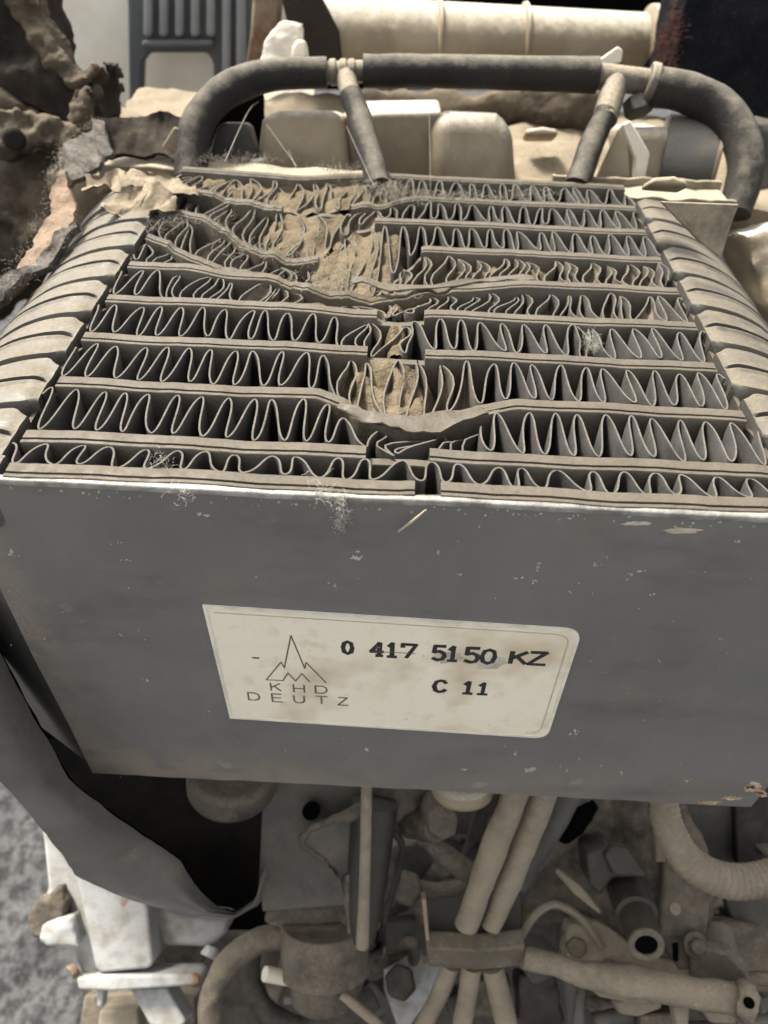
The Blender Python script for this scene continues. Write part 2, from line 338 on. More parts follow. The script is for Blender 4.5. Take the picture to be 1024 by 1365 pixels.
for row in range(0, 9):
    mb = MB(); rnd = random.Random(row*11+3)
    x0 = (EDGES[row][0]+EDGES[row+1][0])/2-.06; x1 = (EDGES[row][1]+EDGES[row+1][1])/2+.06
    if row == 0: x0, x1 = -4.1, 4.3
    pitch = (.335 if row == 0 else .2865 if row < 4 else .278)
    nw = int((x1-x0)/pitch); ph = rnd.random()
    jit = [(rnd.gauss(0, 1), rnd.gauss(0, 1), rnd.gauss(0, 1)) for _ in range(nw*2+6)]
    top, dd = [], []
    for i in range(nw*NPW+1):
        t = i/NPW; x = x0+(wave_x(t+ph)-ph)*pitch; c = prof_wave(t+ph)
        yk = row if row else .43
        px = 512+F*(Vector((x, row+.5, 0))-CAM).dot(RI)/(Vector((x, row+.5, 0))-CAM).dot(FW)
        cr = band(CRUSH.get(row, []), px); dirt = band(ROWDIRT.get(row, []), px)
        seg = (t+ph)*2+.5; a = int(seg); f = seg-a; f = f*f*(3-2*f)
        j = [lerp(jit[a % len(jit)][q], jit[(a+1) % len(jit)][q], f) for q in range(3)]
        lo = tube_y(row, x)+(.13 if row else .10)*(1-.7*min(1, cr)); hi = tube_y(row+1, x)-(.125 if row else .11)*(1-.7*min(1, cr)); mid = (lo+hi)/2; half = (hi-lo)/2
        amp = 1-.18*cr*abs(j[0])-.035*abs(j[1])
        hook = 0
        if row == 4 and px > 545: hook = -.13*max(0, 1-(px-545)/300)*(.5+c*.5)**2+ .11*math.sin(c*2.2)*max(0, 1-(px-545)/330)
        if row == 5 and px > 540: hook = .05*math.sin(c*3)
        xx = x + .034*j[1] + .02*j[0]*c + hook + cr*(.10*j[0]*(c+.4) + .07*math.sin(c*3.0+j[2]) + .05*j[2])
        yy = mid + half*c*amp + .05*cr*j[2]*.6
        s_ = lerp(SINK(row, x), SINK(row+1, x), (c+1)/2)
        zz = -.012 + s_ - cr*(.05+.10*abs(j[1])) + .01*j[2] + .02*cr*fbm(Vector((x*6, row, 2)))
        if row == 1: xx += .10*c*sstep(520, 560, px)*(1-sstep(620, 660, px)) - .08*c*sstep(480, 500, px)*(1-sstep(510, 530, px))
        top.append(Vector((xx, yy, zz))); dd.append(dirt)
    th = .0125; n = len(top); nors = []
    for i in range(n):
        d = top[min(i+1, n-1)]-top[max(i-1, 0)]; nn = Vector((-d.y, d.x, 0)); nors.append(nn.normalized() if nn.length > 1e-9 else Vector((0, 1, 0)))
    levels = (0, -.12, -.4, -.9, -1.7, -2.6)
    rows_ = []
    for sgn, lv in [(1, z) for z in levels[::-1]]+[(-1, z) for z in levels]:
        r = []
        for i in range(n):
            ln = .0
            r.append(top[i]+nors[i]*th*sgn*(1 if lv else .8)+Vector((0, 0, lv)))
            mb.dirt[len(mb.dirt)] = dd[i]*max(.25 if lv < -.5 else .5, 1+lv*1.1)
        rows_.append(r)
    mb.grid(rows_)
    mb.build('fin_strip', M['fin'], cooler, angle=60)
    # dust caked inside the bent folds: a hollow skin between the two flanks of a fold
    mb = MB(); rf = random.Random(row+90); Wd = int(NPW*.40)
    for q in range(nw+2):
        ic = int(round((q+.25-ph)*NPW))
        if ic-Wd < 0 or ic+Wd >= n or dd[ic] < .3 or rf.random() > .35+dd[ic]*.7: continue
        deep = rf.uniform(.10, .45); tilt = rf.uniform(-.12, .12); rows_ = []
        for jj in range(0, Wd+1):
            a, b = top[ic-jj], top[ic+jj]; r = []
            for u in range(7):
                p = a.lerp(b, u/6); s_ = math.sin(math.pi*u/6)
                p.z += -.02 - s_*(.05+deep*.25) - deep*(jj/Wd)**1.5 + tilt*(u/6-.5)*.6 + .06*fbm(p*5+Vector((row, 0, 0)), 4)
                r.append(p)
            rows_.append(r)
        mb.grid(rows_)
    if mb.v: mb.build('caked_dust', M['scrap'], cooler, angle=80)

mb = MB(); mb.box((-4.0, .5, -5.5), (3.9, 8.9, -3.0)); mb.build('core_light_block', M['black'], cooler, smooth=False)  # added unseen block that keeps ground light out of the fin gaps
# packed dust filling the dents
def clog(px0, px1, k0, k1, z, seed, edge=.25):
    mb = MB(); rows = []; nx, ny = 40, 12
    for i in range(ny+1):
        r = []
        for j in range(nx+1):
            u, v = j/nx, i/ny
            x = lerp(XK(px0, lerp(k0, k1, .5)), XK(px1, lerp(k0, k1, .5)), u)
            y = lerp(tube_y(int(k0), x)+.1, tube_y(int(k1), x)-.1, v)
            fall = sstep(0, edge, u)*(1-sstep(1-edge, 1, u))
            zz = z + lerp(SINK(int(k0), x), SINK(int(k1), x), v) + .16*fbm(Vector((x*3.4, y*3.4, seed)), 4) - .6*(1-fall)
            r.append((x, y, zz))
        rows.append(r)
    mb.grid(rows); mb.build('packed_dust', M['clog'], cooler, angle=80)
clog(440, 600, 2, 3, -.13, 1); clog(500, 560, 3, 4, -.15, 5, .4); clog(340, 600, 4, 5, -.16, 2, .3); clog(360, 560, 5, 6, -.12, 3, .3); clog(540, 800, 5, 6, -.26, 9); clog(370, 575, 6, 7, -.10, 4, .3)
clog(300, 520, 7, 8, -.11, 6, .35); clog(215, 560, 8, 9, -.13, 7, .1)
# crushed foil scraps folded over the dents
def scrap(pts, seed, mat=None, th=.02, name='crushed_foil'):
    mb = MB(); up = []
    for a, b in pts:
        up.append((Vector(a), Vector(b)))
    rows = [[], []]
    E = []
    for i in range(len(up)-1):
        for t in (0, .25, .5, .75): E.append((up[i][0].lerp(up[i+1][0], t), up[i][1].lerp(up[i+1][1], t)))
    E.append(up[-1]); rows = []
    for lay in (0, 1):
        for q in range(5):
            rows.append([])
            for i, (a, b) in enumerate(E):
                p = a.lerp(b, (q if not lay else 4-q)/4); p = p+Vector((.03, .03, .05))*fbm(p*4+Vector((seed, 0, 0)))
                rows[-1].append(p - Vector((0, .2, 1)).normalized()*th*lay)
    mb.grid(rows, close_v=True); return mb.build(name, mat or M['tube'], cooler, angle=60)
def Z0(px, py, z=0): return PZp(px, py, z)
scrap([(Z0(452, 538), Z0(450, 542)), (Z0(500, 548, .02), Z0(498, 562, -.02)), (Z0(545, 552, .03), Z0(540, 576, -.03)), (Z0(590, 548, .03), Z0(590, 572, 0)), (Z0(640, 541, .02), Z0(642, 554, 0)), (Z0(668, 539), Z0(668, 544))], 3, name='flattened_tube_lip')
scrap([(Z0(470, 365, .02), Z0(470, 376)), (Z0(520, 378, .03), Z0(520, 386)), (Z0(580, 377, .02), Z0(580, 384)), (Z0(640, 369, .02), Z0(640, 374)), (Z0(712, 366), Z0(712, 374))], 8, name='flattened_tube_lip')
# end cups: the flared tube ends stacked into two round tanks
def cup(k, side):
    mb = MB(); rows = []; yk = .5 if k == 0 else k
    hw = .482 if k else .22
    X0 = EDGES[k][0] if side < 0 else EDGES[k][1]
    rr = random.Random(k*2+side+50); wob = rr.uniform(-.012, .012)
    Vn = 45; A = 2.15; B = 2.3
    prof = []
    for j in range(Vn):
        v = -1+2*j/(Vn-1); a = abs(v)
        off = -.15*max(0, (a-.91)/.09)**1.4
        if a < .05: off -= .15
        elif a < .14: off += .022
        prof.append((v, off))
    ss = [(i/36)**1.5 for i in range(37)]
    for s in ss:
        th = s*math.pi/2*1.02
        flare = sstep(0, .05, s)
        nx, nz = math.sin(th), math.cos(th)
        ox = A*math.sin(th); oz = B*(math.cos(th)-1)
        h = lerp(.36 if k else .17, hw, flare)
        r = []
        for j, (v, off) in enumerate(prof):
            offs = off*(flare if abs(v) < .2 else max(.2, flare)) + .03*flare + .012*fbm(Vector((s*5, k*3+v*1.5, side*4.)))
            r.append(Vector((X0+side*(.10+ox+offs*nx), yk+h*v+wob*flare, oz+offs*nz)))
        # skirt closing the seams
        a0, aN = r[0].copy(), r[-1].copy()
        inn = Vector((-side*nx, 0, -nz))*.55
        rows.append([a0+inn]+r+[aN+inn])
    mb.grid(rows)
    m = len(rows[0]); mb.f.append(tuple(range(m)))
    mb.build('end_cup', M['cup'], cooler, angle=55)
    # curved wall that shuts the end of the fin row
for k in range(0, 9):
    cup(k, -1); cup(k, 1)
for row in range(1, 9):
    for side in (-1, 1):
        mb = MB(); X0 = (EDGES[row][0]+EDGES[row+1][0])/2 if side < 0 else (EDGES[row][1]+EDGES[row+1][1])/2
        pts = []
        for i in range(17):
            a = math.pi*i/16; pts.append(Vector((X0+side*(-.02+.15*math.sin(a)), row+.5-.40*math.cos(a), -.10-.05*math.sin(a))))
        rows = []
        for t_, z in ((0, -1.5), (0, 0), (1, 0), (1, -1.5)):
            rows.append([p+Vector((side*.05*t_, 0, z)) for p in pts])
        mb.grid(rows); mb.build('end_closure', M['tube'], cooler)

# grey side plate with its edge and everything on it
mb = MB(); PB = -6.2
xa, xb = -4.58, 5.75; NX, NZ = 60, 30; rows = []
def plate_y(x, z):             # a little out of true, but flat under the sticker
    m = max(sstep(2.3, 3.2, abs(x)), sstep(1.4, 2.0, abs(z+3.12)))
    return PF + m*(.014*fbm(Vector((x*.5, z*.5, 0))) - .012*math.sin(x*.9+1)*math.sin(z*.5))
for i in range(NZ+1):
    z = lerp(-.07, PB, i/NZ); rows.append([(x, plate_y(x, z), z + (.018*fbm(Vector((x*2.5, 0, 4))) if i == NZ else 0)) for x in [lerp(xa, xb, j/NX) for j in range(NX+1)]])
back = [[(x, y+.028, z) for x, y, z in r] for r in rows]
mb.grid(rows); mb.grid(back)
for i, v in enumerate(mb.v):   # road dust caked along the bottom and the left edge, thin film elsewhere
    nz_ = .5+.5*fbm(Vector((v.x*.8, v.z*.8, 9)))
    mb.dirt[i] = min(.8, max(0, (.75*sstep(-5.0, -6.2, v.z)*sstep(1.5, -3.5, v.x) + .7*sstep(-3.9, -4.55, v.x) + .28*sstep(-4.6, -6, v.z) + .22*sstep(-.6, -.1, v.z))*(.4+nz_)))
n1 = len(rows)*len(rows[0]); W1 = NX+1
for j in range(NX):
    mb.f.append((j, j+1, n1+j+1, n1+j)); e = NZ*W1; mb.f.append((e+j, e+j+1, n1+e+j+1, n1+e+j))
for i in range(NZ):
    mb.f.append((i*W1, (i+1)*W1, n1+(i+1)*W1, n1+i*W1)); e = NX; mb.f.append((i*W1+e, (i+1)*W1+e, n1+(i+1)*W1+e, n1+i*W1+e))
plate = mb.build('side_plate', M['plate'], cooler, angle=50)
mb = MB(); rows = []
for a, b in ((-.012, -.085), (-.014, -.03), (.0, -.015), (.055, -.012), (.075, -.03), (.075, -.085)):
    rows.append([(x, plate_y(x, 0)+a, b+.012*fbm(Vector((x*4, 0, 7)))*(1 if b < -.05 else .4)) for x in [lerp(xa, xb, j/160) for j in range(161)]])
mb.grid(rows); mb.build('plate_edge', M['edge'], plate, angle=60)
# left return flange of the plate
mb = MB(); mb.prism([Vector((xa+.02, PF+.075, PB+.02)), Vector((xa-1.15, PF+.75, PB+.1)), Vector((xa-1.15, PF+2.2, PB+.1)), Vector((xa-1.05, PF+2.2, PB+.1)), Vector((xa-1.05, PF+.8, PB+.1)), Vector((xa+.12, PF+.08, PB+.02))], (0, 0, 5.7)); mb.build('side_return', M['grey'], cooler, bevel=.02)

# sticker
def plate_pt(px, py, off): p = PYp(px, py, PF); return Vector((p.x, plate_y(p.x, p.z)-off, p.z))
c = [(272, 806), (775, 838), (728, 982), (308, 955)]
tl, tr, br, bl = [PYp(*p, PF) for p in c]
def sticker_outline(ins, r):
    a, b, cc, d = tl, tr, br, bl
    ux = (b-a).normalized(); uz = (d-a).normalized()
    a = a+ux*ins+uz*ins; b = b-ux*ins+uz*ins; cc = cc-ux*ins-uz*ins; d = d+ux*ins-uz*ins
    out = [a]
    for (p, q0, q1) in ((b, (a-b), (cc-b)), (cc, (b-cc), (d-cc))):
        e0, e1 = q0.normalized(), q1.normalized()
        for i in range(7):
            t = i/6; out.append((p+e0*r)*(1-t)**2 + p*2*t*(1-t) + (p+e1*r)*t*t)
    out.append(d); return out
def flat(poly, off, th, mb):
    pts = [Vector((p.x, plate_y(p.x, p.z)-off-th, p.z)) for p in poly]; mb.prism(pts, (0, th, 0))
mb = MB(); flat(sticker_outline(0, .22), .004, .016, mb); sticker = mb.build('sticker', M['sticker'], cooler, smooth=False)
# embossed border line
mb = MB(); o1, o2 = sticker_outline(.10, .2), sticker_outline(.115, .19)
for i in range(len(o1)-2):
    q = [o1[i], o1[i+1], o2[i+1], o2[i]]; flat(q, .0205, .004, mb)
mb.build('border_line', M['smear'], sticker, smooth=False)
mb = MB(); o1, o2 = sticker_outline(-.012, .23), sticker_outline(.03, .21)
for i in range(len(o1)):
    q = [o1[i], o1[(i+1) % len(o1)], o2[(i+1) % len(o1)], o2[i]]; flat(q, .004, .024, mb)
mb.build('sticker_rim', M['sticker_edge'], sticker, smooth=False)
GLYPH = {
 '0': [[(.5, 0), (.18, .12), (.05, .5), (.18, .88), (.5, 1), (.82, .88), (.95, .5), (.82, .12), (.5, 0)]],
 '4': [[(.72, 0), (.72, 1), (.0, .32), (1, .32)], [(.5, 0), (.95, 0)]],
 '1': [[(.15, .78), (.5, 1), (.5, 0)], [(.12, 0), (.88, 0)]],
 '7': [[(0, .8), (0, 1), (1, 1), (.35, 0)]],
 '5': [[(.9, 1), (.12, 1), (.08, .55), (.5, .64), (.85, .52), (.97, .3), (.8, .07), (.45, 0), (.05, .1)]],
 'K': [[(.08, 0), (.08, 1)], [(.95, 1), (.1, .42)], [(.4, .62), (1, 0)]],
 'Z': [[(.08, 1), (.95, 1), (.02, 0), (1, 0)]],
 'C': [[(.95, .8), (.78, .96), (.5, 1), (.2, .88), (.05, .5), (.2, .12), (.5, 0), (.78, .05), (.96, .2)]],
 'H': [[(.05, 0), (.05, 1)], [(.95, 0), (.95, 1)], [(.05, .5), (.95, .5)]],
 'D': [[(.05, 0), (.05, 1), (.6, 1), (.9, .82), (.98, .5), (.9, .18), (.6, 0), (.05, 0)]],
 'E': [[(.95, 1), (.05, 1), (.05, 0), (1, 0)], [(.05, .52), (.85, .52)]],
 'U': [[(.05, 1), (.05, .3), (.2, .06), (.5, 0), (.8, .06), (.95, .3), (.95, 1)]],
 'T': [[(0, 1), (1, 1)], [(.5, 1), (.5, 0)]],
 '-': [[(0, .5), (1, .5)]],
}
def stroke(mb, pts, wd, off, jit=0.):
    pts = [Vector(p) for p in pts]
    for i in range(len(pts)-1):
        a, b = pts[i], pts[i+1]; d = (b-a); d.y = 0
        if d.length < 1e-6: continue
        d.normalize(); nn = Vector((-d.z, 0, d.x))*wd/2; e = d*wd*.28
        o_ = off+.00012*(len(mb.f) % 90)
        w0, w1 = 1+random.uniform(-jit, jit), 1+random.uniform(-jit, jit)
        mb.add([a-e+nn*w0+Vector((0, -o_, 0)), a-e-nn*w0+Vector((0, -o_, 0)), b+e-nn*w1+Vector((0, -o_, 0)), b+e+nn*w1+Vector((0, -o_, 0))], [(0, 1, 2, 3)])
def glyph(ch, px0, py0, px1, py1, wd, mat, jit=.15):   # box in photo pixels on the label: left-top, right-bottom
    mb = MB()
    A, B_ = PYp(px0, py0, PF), PYp(px1, py1, PF)
    sl_ = (tr.z-tl.z)/(tr.x-tl.x); x0, x1 = A.x, B_.x; zt, zb = A.z, B_.z - (x1-x0)*sl_*0
    for line in GLYPH[ch]:
        pts = []
        for u, v in line:
            x = lerp(x0, x1, u); z = lerp(zb, zt, v); pts.append(Vector((x, plate_y(x, z), z)))
        stroke(mb, pts, wd, .022, jit)
    mb.build('printed_character', mat, sticker, smooth=False)
k = lambda x, y: (260+x/1.896, 780+y/1.896)
for ch, x0, y0, x1, y1 in [('0', 373, 139, 399, 170), ('4', 446, 142, 474, 175), ('1', 487, 143, 510, 178), ('7', 526, 146, 556, 180), ('5', 604, 150, 630, 186), ('1', 642, 152, 662, 188), ('5', 687, 155, 714, 192), ('0', 727, 159, 756, 195), ('K', 800, 165, 833, 195), ('Z', 848, 166, 882, 198), ('C', 605, 237, 632, 267), ('1', 681, 241, 701, 271), ('1', 718, 244, 739, 273)]:
    a = k(x0, y0); b = k(x1, y1); glyph(ch, *a, *b, .058, M['ink'])
k2 = lambda x, y: (310+x/5.689, 840+y/5.689)
for ch, x0, y0, x1, y1 in [('K', 283, 392, 368, 450), ('H', 458, 402, 552, 462), ('D', 625, 412, 720, 470), ('D', 113, 463, 212, 522), ('E', 295, 472, 380, 535), ('U', 462, 485, 552, 543), ('T', 632, 490, 720, 550), ('Z', 800, 500, 875, 560)]:
    glyph(ch, *k2(x0, y0), *k2(x1, y1), .024, M['thin_ink'], .1)
glyph('-', *k2(155, 194), *k2(200, 206), .03, M['ink'])
mb = MB()
for line in ([(390, 372), (258, 366), (370, 232), (395, 275), (445, 30), (550, 280), (560, 234), (710, 388)], [(385, 374), (422, 314), (480, 375), (528, 318), (588, 382)]):
    pts = [PYp(*k2(*p), PF) for p in line]; stroke(mb, [Vector((p.x, plate_y(p.x, p.z), p.z)) for p in pts], .018, .022)
mb.build('mountain_emblem', M['thin_ink'], sticker, smooth=False)
mb = MB(); a, b = k(452, 164), k(556, 169); stroke(mb, [Vector((PYp(*q, PF).x, PF, PYp(*q, PF).z)) for q in (a, b)], .012, .0235)
mb.build('pen_line', M['thin_ink'], sticker, smooth=False)
def patch(cx, cy, rx, ry, off, mat, name, parent, seed, n=26, fr=2.):
    mb = MB(); p = []
    for i in range(n):
        a = 2*math.pi*i/n; q = 1+.45*fbm(Vector((math.cos(a)*fr, math.sin(a)*fr, seed*3.7)))
        p.append(PYp(cx+rx*q*math.cos(a), cy+ry*q*math.sin(a), PF))
    flat(p, off, .0015 if off > .01 else .003, mb); return mb.build(name, mat, parent, smooth=False)
patch(597, 874, 21, 7.5, .0195, M['scuff'], 'scuff', sticker, 3); patch(652, 881, 24, 7.5, .0195, M['scuff'], 'scuff', sticker, 5)

# paint chips and scratches on the plate
mb = MB(); rc = random.Random(5)
def chip(px, py, s):
    n = 7; ang = rc.uniform(0, 6); p = []
    for i in range(n):
        a = 2*math.pi*i/n; q = rc.uniform(.4, 1.2); u = q*s*math.cos(a)*1.25; v = q*s*math.sin(a)*.7
        p.append(PYp(px+u*math.cos(ang)-v*math.sin(ang), py+u*math.sin(ang)*.6+v*math.cos(ang), PF))
    flat(p, .002, .003, mb)
known = [(16, 738, 5), (22, 742, 4), (150, 722, 4), (162, 724, 3), (163, 744, 4), (170, 746, 3), (174, 785, 3), (445, 776, 5), (450, 779, 3), (478, 737, 5), (482, 745, 5), (475, 742, 3), (270, 686, 5), (275, 689, 3), (612, 720, 4), (640, 703, 3), (720, 752, 4), (700, 770, 4), (690, 772, 3), (712, 774, 3), (762, 790, 3), (790, 755, 5), (795, 750, 3), (810, 745, 3), (715, 760, 4), (835, 770, 5), (838, 762, 3), (857, 760, 3), (870, 790, 3), (585, 738, 4), (610, 765, 3), (765, 968, 4), (770, 975, 3), (762, 978, 3), (490, 1000, 4), (700, 1025, 5), (705, 1027, 3), (755, 1025, 4), (828, 1031, 3), (688, 1002, 3), (747, 1022, 3), (770, 1012, 3), (195, 905, 4), (165, 845, 3), (620, 1028, 3), (860, 960, 3), (880, 880, 2), (940, 760, 3), (960, 850, 2), (340, 770, 3), (380, 1000, 2), (920, 1040, 3), (985, 720, 3), (60, 850, 2)]
for px, py, s in known:
    for _ in range(rc.choice((1, 2, 2, 3))): chip(px+rc.gauss(0, s*.8), py+rc.gauss(0, s*.5), s*rc.uniform(.3, .95))
for _ in range(90): chip(rc.uniform(10, 1020), rc.uniform(700, 1040), rc.uniform(.5, 1.3))
for px in range(0, 1024, 9):
    yy = 650+px*.049
    if rc.random() < .55: chip(px+rc.uniform(-4, 4), yy+rc.uniform(-3, 7), rc.uniform(1, 3.2))
mb.build('paint_chips', M['chip'], plate, smooth=False, kind='stuff')
for i, (cx, cy, rx, ry) in enumerate([(1004, 1048, 12, 7), (975, 1063, 13, 3), (945, 1069, 16, 2.5), (1016, 1058, 7, 4), (910, 706, 24, 4), (850, 697, 18, 3)]):
    patch(cx, cy, rx, ry, .003, M['rust'] if i < 4 else M['smear'], 'rust_spot' if i < 4 else 'flaked_paint', plate, i+10)

# rear rails
def bar(a, b, w_, h_, mb=None):   # a bar between two points: depth w_, height h_
    mb = mb or MB(); n = 40; rows = []
    for (dy, dz) in ((0, 0), (w_, 0), (w_, -h_), (0, -h_)):
        rows.append([Vector(a).lerp(Vector(b), j/n)+Vector((0, dy+.04*fbm(Vector((j*.15, 0, 1))), dz+.035*fbm(Vector((j*.21, 5, 1))))) for j in range(n+1)])
    mb.grid(rows, close_v=True); m = n+1; o = len(mb.v)-4*m
    mb.f.append((o, o+m, o+2*m, o+3*m)); mb.f.append((o+n, o+m+n, o+2*m+n, o+3*m+n)); return mb
a, b = PYp(128, 218, 9.55), PYp(520, 242, 9.55); bar(a, b, .5, .42).build('rear_rail', M['rail'], cooler, bevel=.03)
mb = MB(); a, b = PYp(742, 262, 8.9), PYp(982, 272, 8.9)
bar(a+Vector((0, 0, .05)), b+Vector((0, 0, .05)), .06, .22, mb); bar(a+Vector((0, .07, .0)), b+Vector((-.1, .07, .0)), .6, .08, mb); bar(a+Vector((0, .68, .14)), b+Vector((-.1, .68, .14)), .07, .3, mb)
mb.build('rear_rail', M['rail'], cooler, bevel=.015)
mb = MB(); bar(PYp(600, 266, 9.1), PYp(752, 252, 9.2), .07, .16, mb); mb.build('bent_rail_strip', M['rail'], cooler, bevel=.01)
slab([(880, 268), (986, 272), (975, 302), (962, 345), (930, 320)], 10.55, 20, .06).build('corner_bracket', M['rail'], cooler, bevel=.02)
slab([(866, 246), (872, 236), (900, 234), (916, 240), (920, 250)], 11.2, 30, .5).build('rail_nut', M['rail'], cooler, bevel=.08, seg=3)

# ================================================================== REAR: fuel return hoses, covers, pipe
def hose(label, pts, rad, mat='rubber', name='rubber_hose', cat='hose', n=22, group=None, sub=8, lump=.02):
    mb = MB(); rows = mb.tube(pts, [q*.88 for q in rad] if hasattr(rad, '__len__') else rad, n=n, sub=sub)
    for v in mb.v: v += Vector((fbm(v*1.7), fbm(v*1.7+Vector((9, 0, 0))), fbm(v*1.7+Vector((0, 9, 0)))))*lump
    o = mb.build(name, M[mat], bevel=0); tag(o, label, cat, group); return o
G1 = 'dusty rubber hoses behind the cooler'
hose('curved black rubber hose bending down at the left of the rear rail', [P(*p) for p in ((254, 240, 14.3), (256, 205, 14.3), (264, 165, 14.3), (292, 128, 14.4), (335, 106, 14.5), (385, 98, 14.5), (436, 97, 14.5))], [.36, .36, .37, .36, .34, .32, .31], group=G1)
hose('long straight black rubber hose between the two tee fittings', [P(*p) for p in ((484, 95, 14.5), (580, 95, 14.5), (690, 97, 14.5), (796, 100, 14.5))], [.33, .34, .35, .36], group=G1)
hose('thick black rubber hose curling down at the right of the rear rail', [P(*p) for p in ((870, 116, 14.4), (910, 122, 14.4), (955, 142, 14.4), (985, 180, 14.3), (994, 225, 14.2), (978, 285, 14.2))], [.40, .41, .42, .40, .38, .36], group=G1)
hose('short black stub hose slanting down from the left tee fitting', [P(*p) for p in ((468, 126, 14.2), (482, 165, 14.0), (506, 250, 13.4))], [.25, .26, .26], group=G1)
hose('short black stub hose slanting down from the right tee fitting', [P(*p) for p in ((808, 150, 14.2), (790, 190, 14.1), (768, 250, 13.8))], [.24, .26, .27], group=G1)
t = thing('tee_fitting', 'ribbed dusty tee fitting between the left curved hose and the straight hose', 'pipe fitting', P(460, 97, 14.5), 'tee fittings on the hose line')
mb = MB(); mb.tube([P(428, 97, 14.5), P(492, 95, 14.5)], .2, n=16); mb.build('body', M['brass'], t)
for px in (445, 459, 470): mb = MB(); mb.tube([P(px-5, 96.5, 14.5), P(px+4, 96, 14.5)], .235, n=16, sub=2); mb.build('rib', M['brass'], t, bevel=.02)
mb = MB(); mb.tube([P(460, 97, 14.5), P(469, 134, 14.2)], .2, n=16); mb.build('branch', M['brass'], t)
t = thing('tee_fitting', 'dusty tee fitting with a pale upright tab beside the thick right hose', 'pipe fitting', P(820, 105, 14.5), 'tee fittings on the hose line')
mb = MB(); mb.tube([P(785, 100, 14.5), P(880, 112, 14.45)], .24, n=16); mb.build('body', M['brass'], t)
mb = MB(); mb.tube([P(862, 110, 14.4), P(874, 113, 14.4)], .37, n=18, sub=2); mb.build('collar', M['brass'], t, bevel=.04)
mb = MB(); mb.tube([P(822, 105, 14.5), P(806, 160, 14.2)], .24, n=16); mb.build('branch', M['brass'], t)
slab([(797, 80), (824, 61), (831, 66), (829, 82), (800, 92)], 14.6, 20, .12).build('tab', M['creamwhite'], t, bevel=.03)
mb = MB(); mb.tube([P(848, 132, 14.6), P(852, 152, 14.6)], .28, n=6, sub=2); mb.build('nut', M['darkmetal'], t, bevel=.03)

hd = MB(); tag(lumpy(slab([(255, 128), (352, 120), (350, 225), (255, 222)], 16.2, 10, .4), .1, .05, 1, 3).build('gap_shade_slab', M['black']), 'added black slab for the shaded gap behind the dark lug and the small cream cover', 'engine part')  # black slab put in as the shade between hose and cover
hd.box((-7.5, 10.4, -3.2), (8.5, 17, -.85)); lumpy(hd, .22, .28, .8, 3).build('cylinder_head', M['sealant'])
tag(bpy.data.objects['cylinder_head'], 'dust caked cream casting between the rear covers, rough on top', 'engine part')
t = thing('head_cover', 'small cream cover with rounded corners behind the left rail', 'cover', P(405, 200, 15), 'cream rear covers')
slab([(349, 156), (374, 147), (444, 147), (458, 160), (466, 232), (340, 232)], 14.9, 16, 2.2).build('shell', M['cream'], t, bevel=.36, seg=5)
slab([(330, 214), (352, 208), (356, 236), (330, 236)], 14.7, 20, .6).build('foot', M['cream'], t, bevel=.08)
t = thing('head_cover', 'widest cream cover, its right half standing forward in a rounded block', 'cover', P(580, 220, 15), 'cream rear covers')
slab([(455, 152), (590, 150), (586, 262), (470, 262)], 15.4, 8, 2.0).build('recessed_shell', M['cream'], t, bevel=.1, seg=3)
slab([(576, 156), (600, 147), (664, 150), (685, 168), (692, 266), (571, 266)], 14.5, 16, 2.6).build('shell', M['cream'], t, bevel=.38, seg=5)
t = thing('head_cover', 'cream cover with a bright angled web and a round barrel end at right', 'cover', P(880, 220, 14.5), 'cream rear covers')
slab([(786, 252), (826, 168), (838, 164), (842, 252)], 14.3, 16, .5, yaw=-20).build('side_web', M['cream'], t, bevel=.04)
slab([(831, 165), (841, 160), (867, 204), (858, 252), (846, 252), (848, 210)], 14.0, 18, .25).build('front_web', M['creamwhite'], t, bevel=.03)
slab([(838, 172), (890, 170), (905, 182), (912, 255), (845, 255)], 14.7, 14, 2.0).build('shell', M['cream'], t, bevel=.2, seg=4)
mb = MB(); mb.tube([P(880, 208, 15.3), P(952, 212, 15.1)], .78, n=40); mb.build('barrel', M['flap'], t, bevel=.03)
mb = MB(); mb.tube([P(950, 212, 15.1), P(956, 212.5, 15.08)], .82, n=40, sub=1); mb.build('rim', M['cream'], t, bevel=.02)
tag(slab([(272, 222), (290, 168), (296, 164), (324, 164), (330, 170), (344, 222)], 14.7, 15, .7).build('engine_lug', M['darkmetal'], bevel=.06, seg=3), 'small dark trapezoid lug under the left curved hose', 'lug')
tag(slab([(205, 212), (232, 168), (240, 172), (236, 212)], 14.2, 20, .1).build('loose_tab', M['sealant'], bevel=.03), 'small pale tab leaning against the left curved hose', 'tab')
tag(slab([(700, 172), (725, 168), (745, 172), (744, 182), (702, 182)], 16.2, 30, .5).build('head_bolt', M['cream'], bevel=.1, seg=3), 'low pale bolt head on the rough casting behind the straight hose', 'bolt')
mb = lumpy(slab([(455, 118), (820, 118), (800, 170), (470, 165)], 18.2, 20, 1.5), .2, .2, 1.2, 5); tag(mb.build('valve_housing', M['foam']), 'dusty brown housing in the gap under the straight hose', 'engine part')

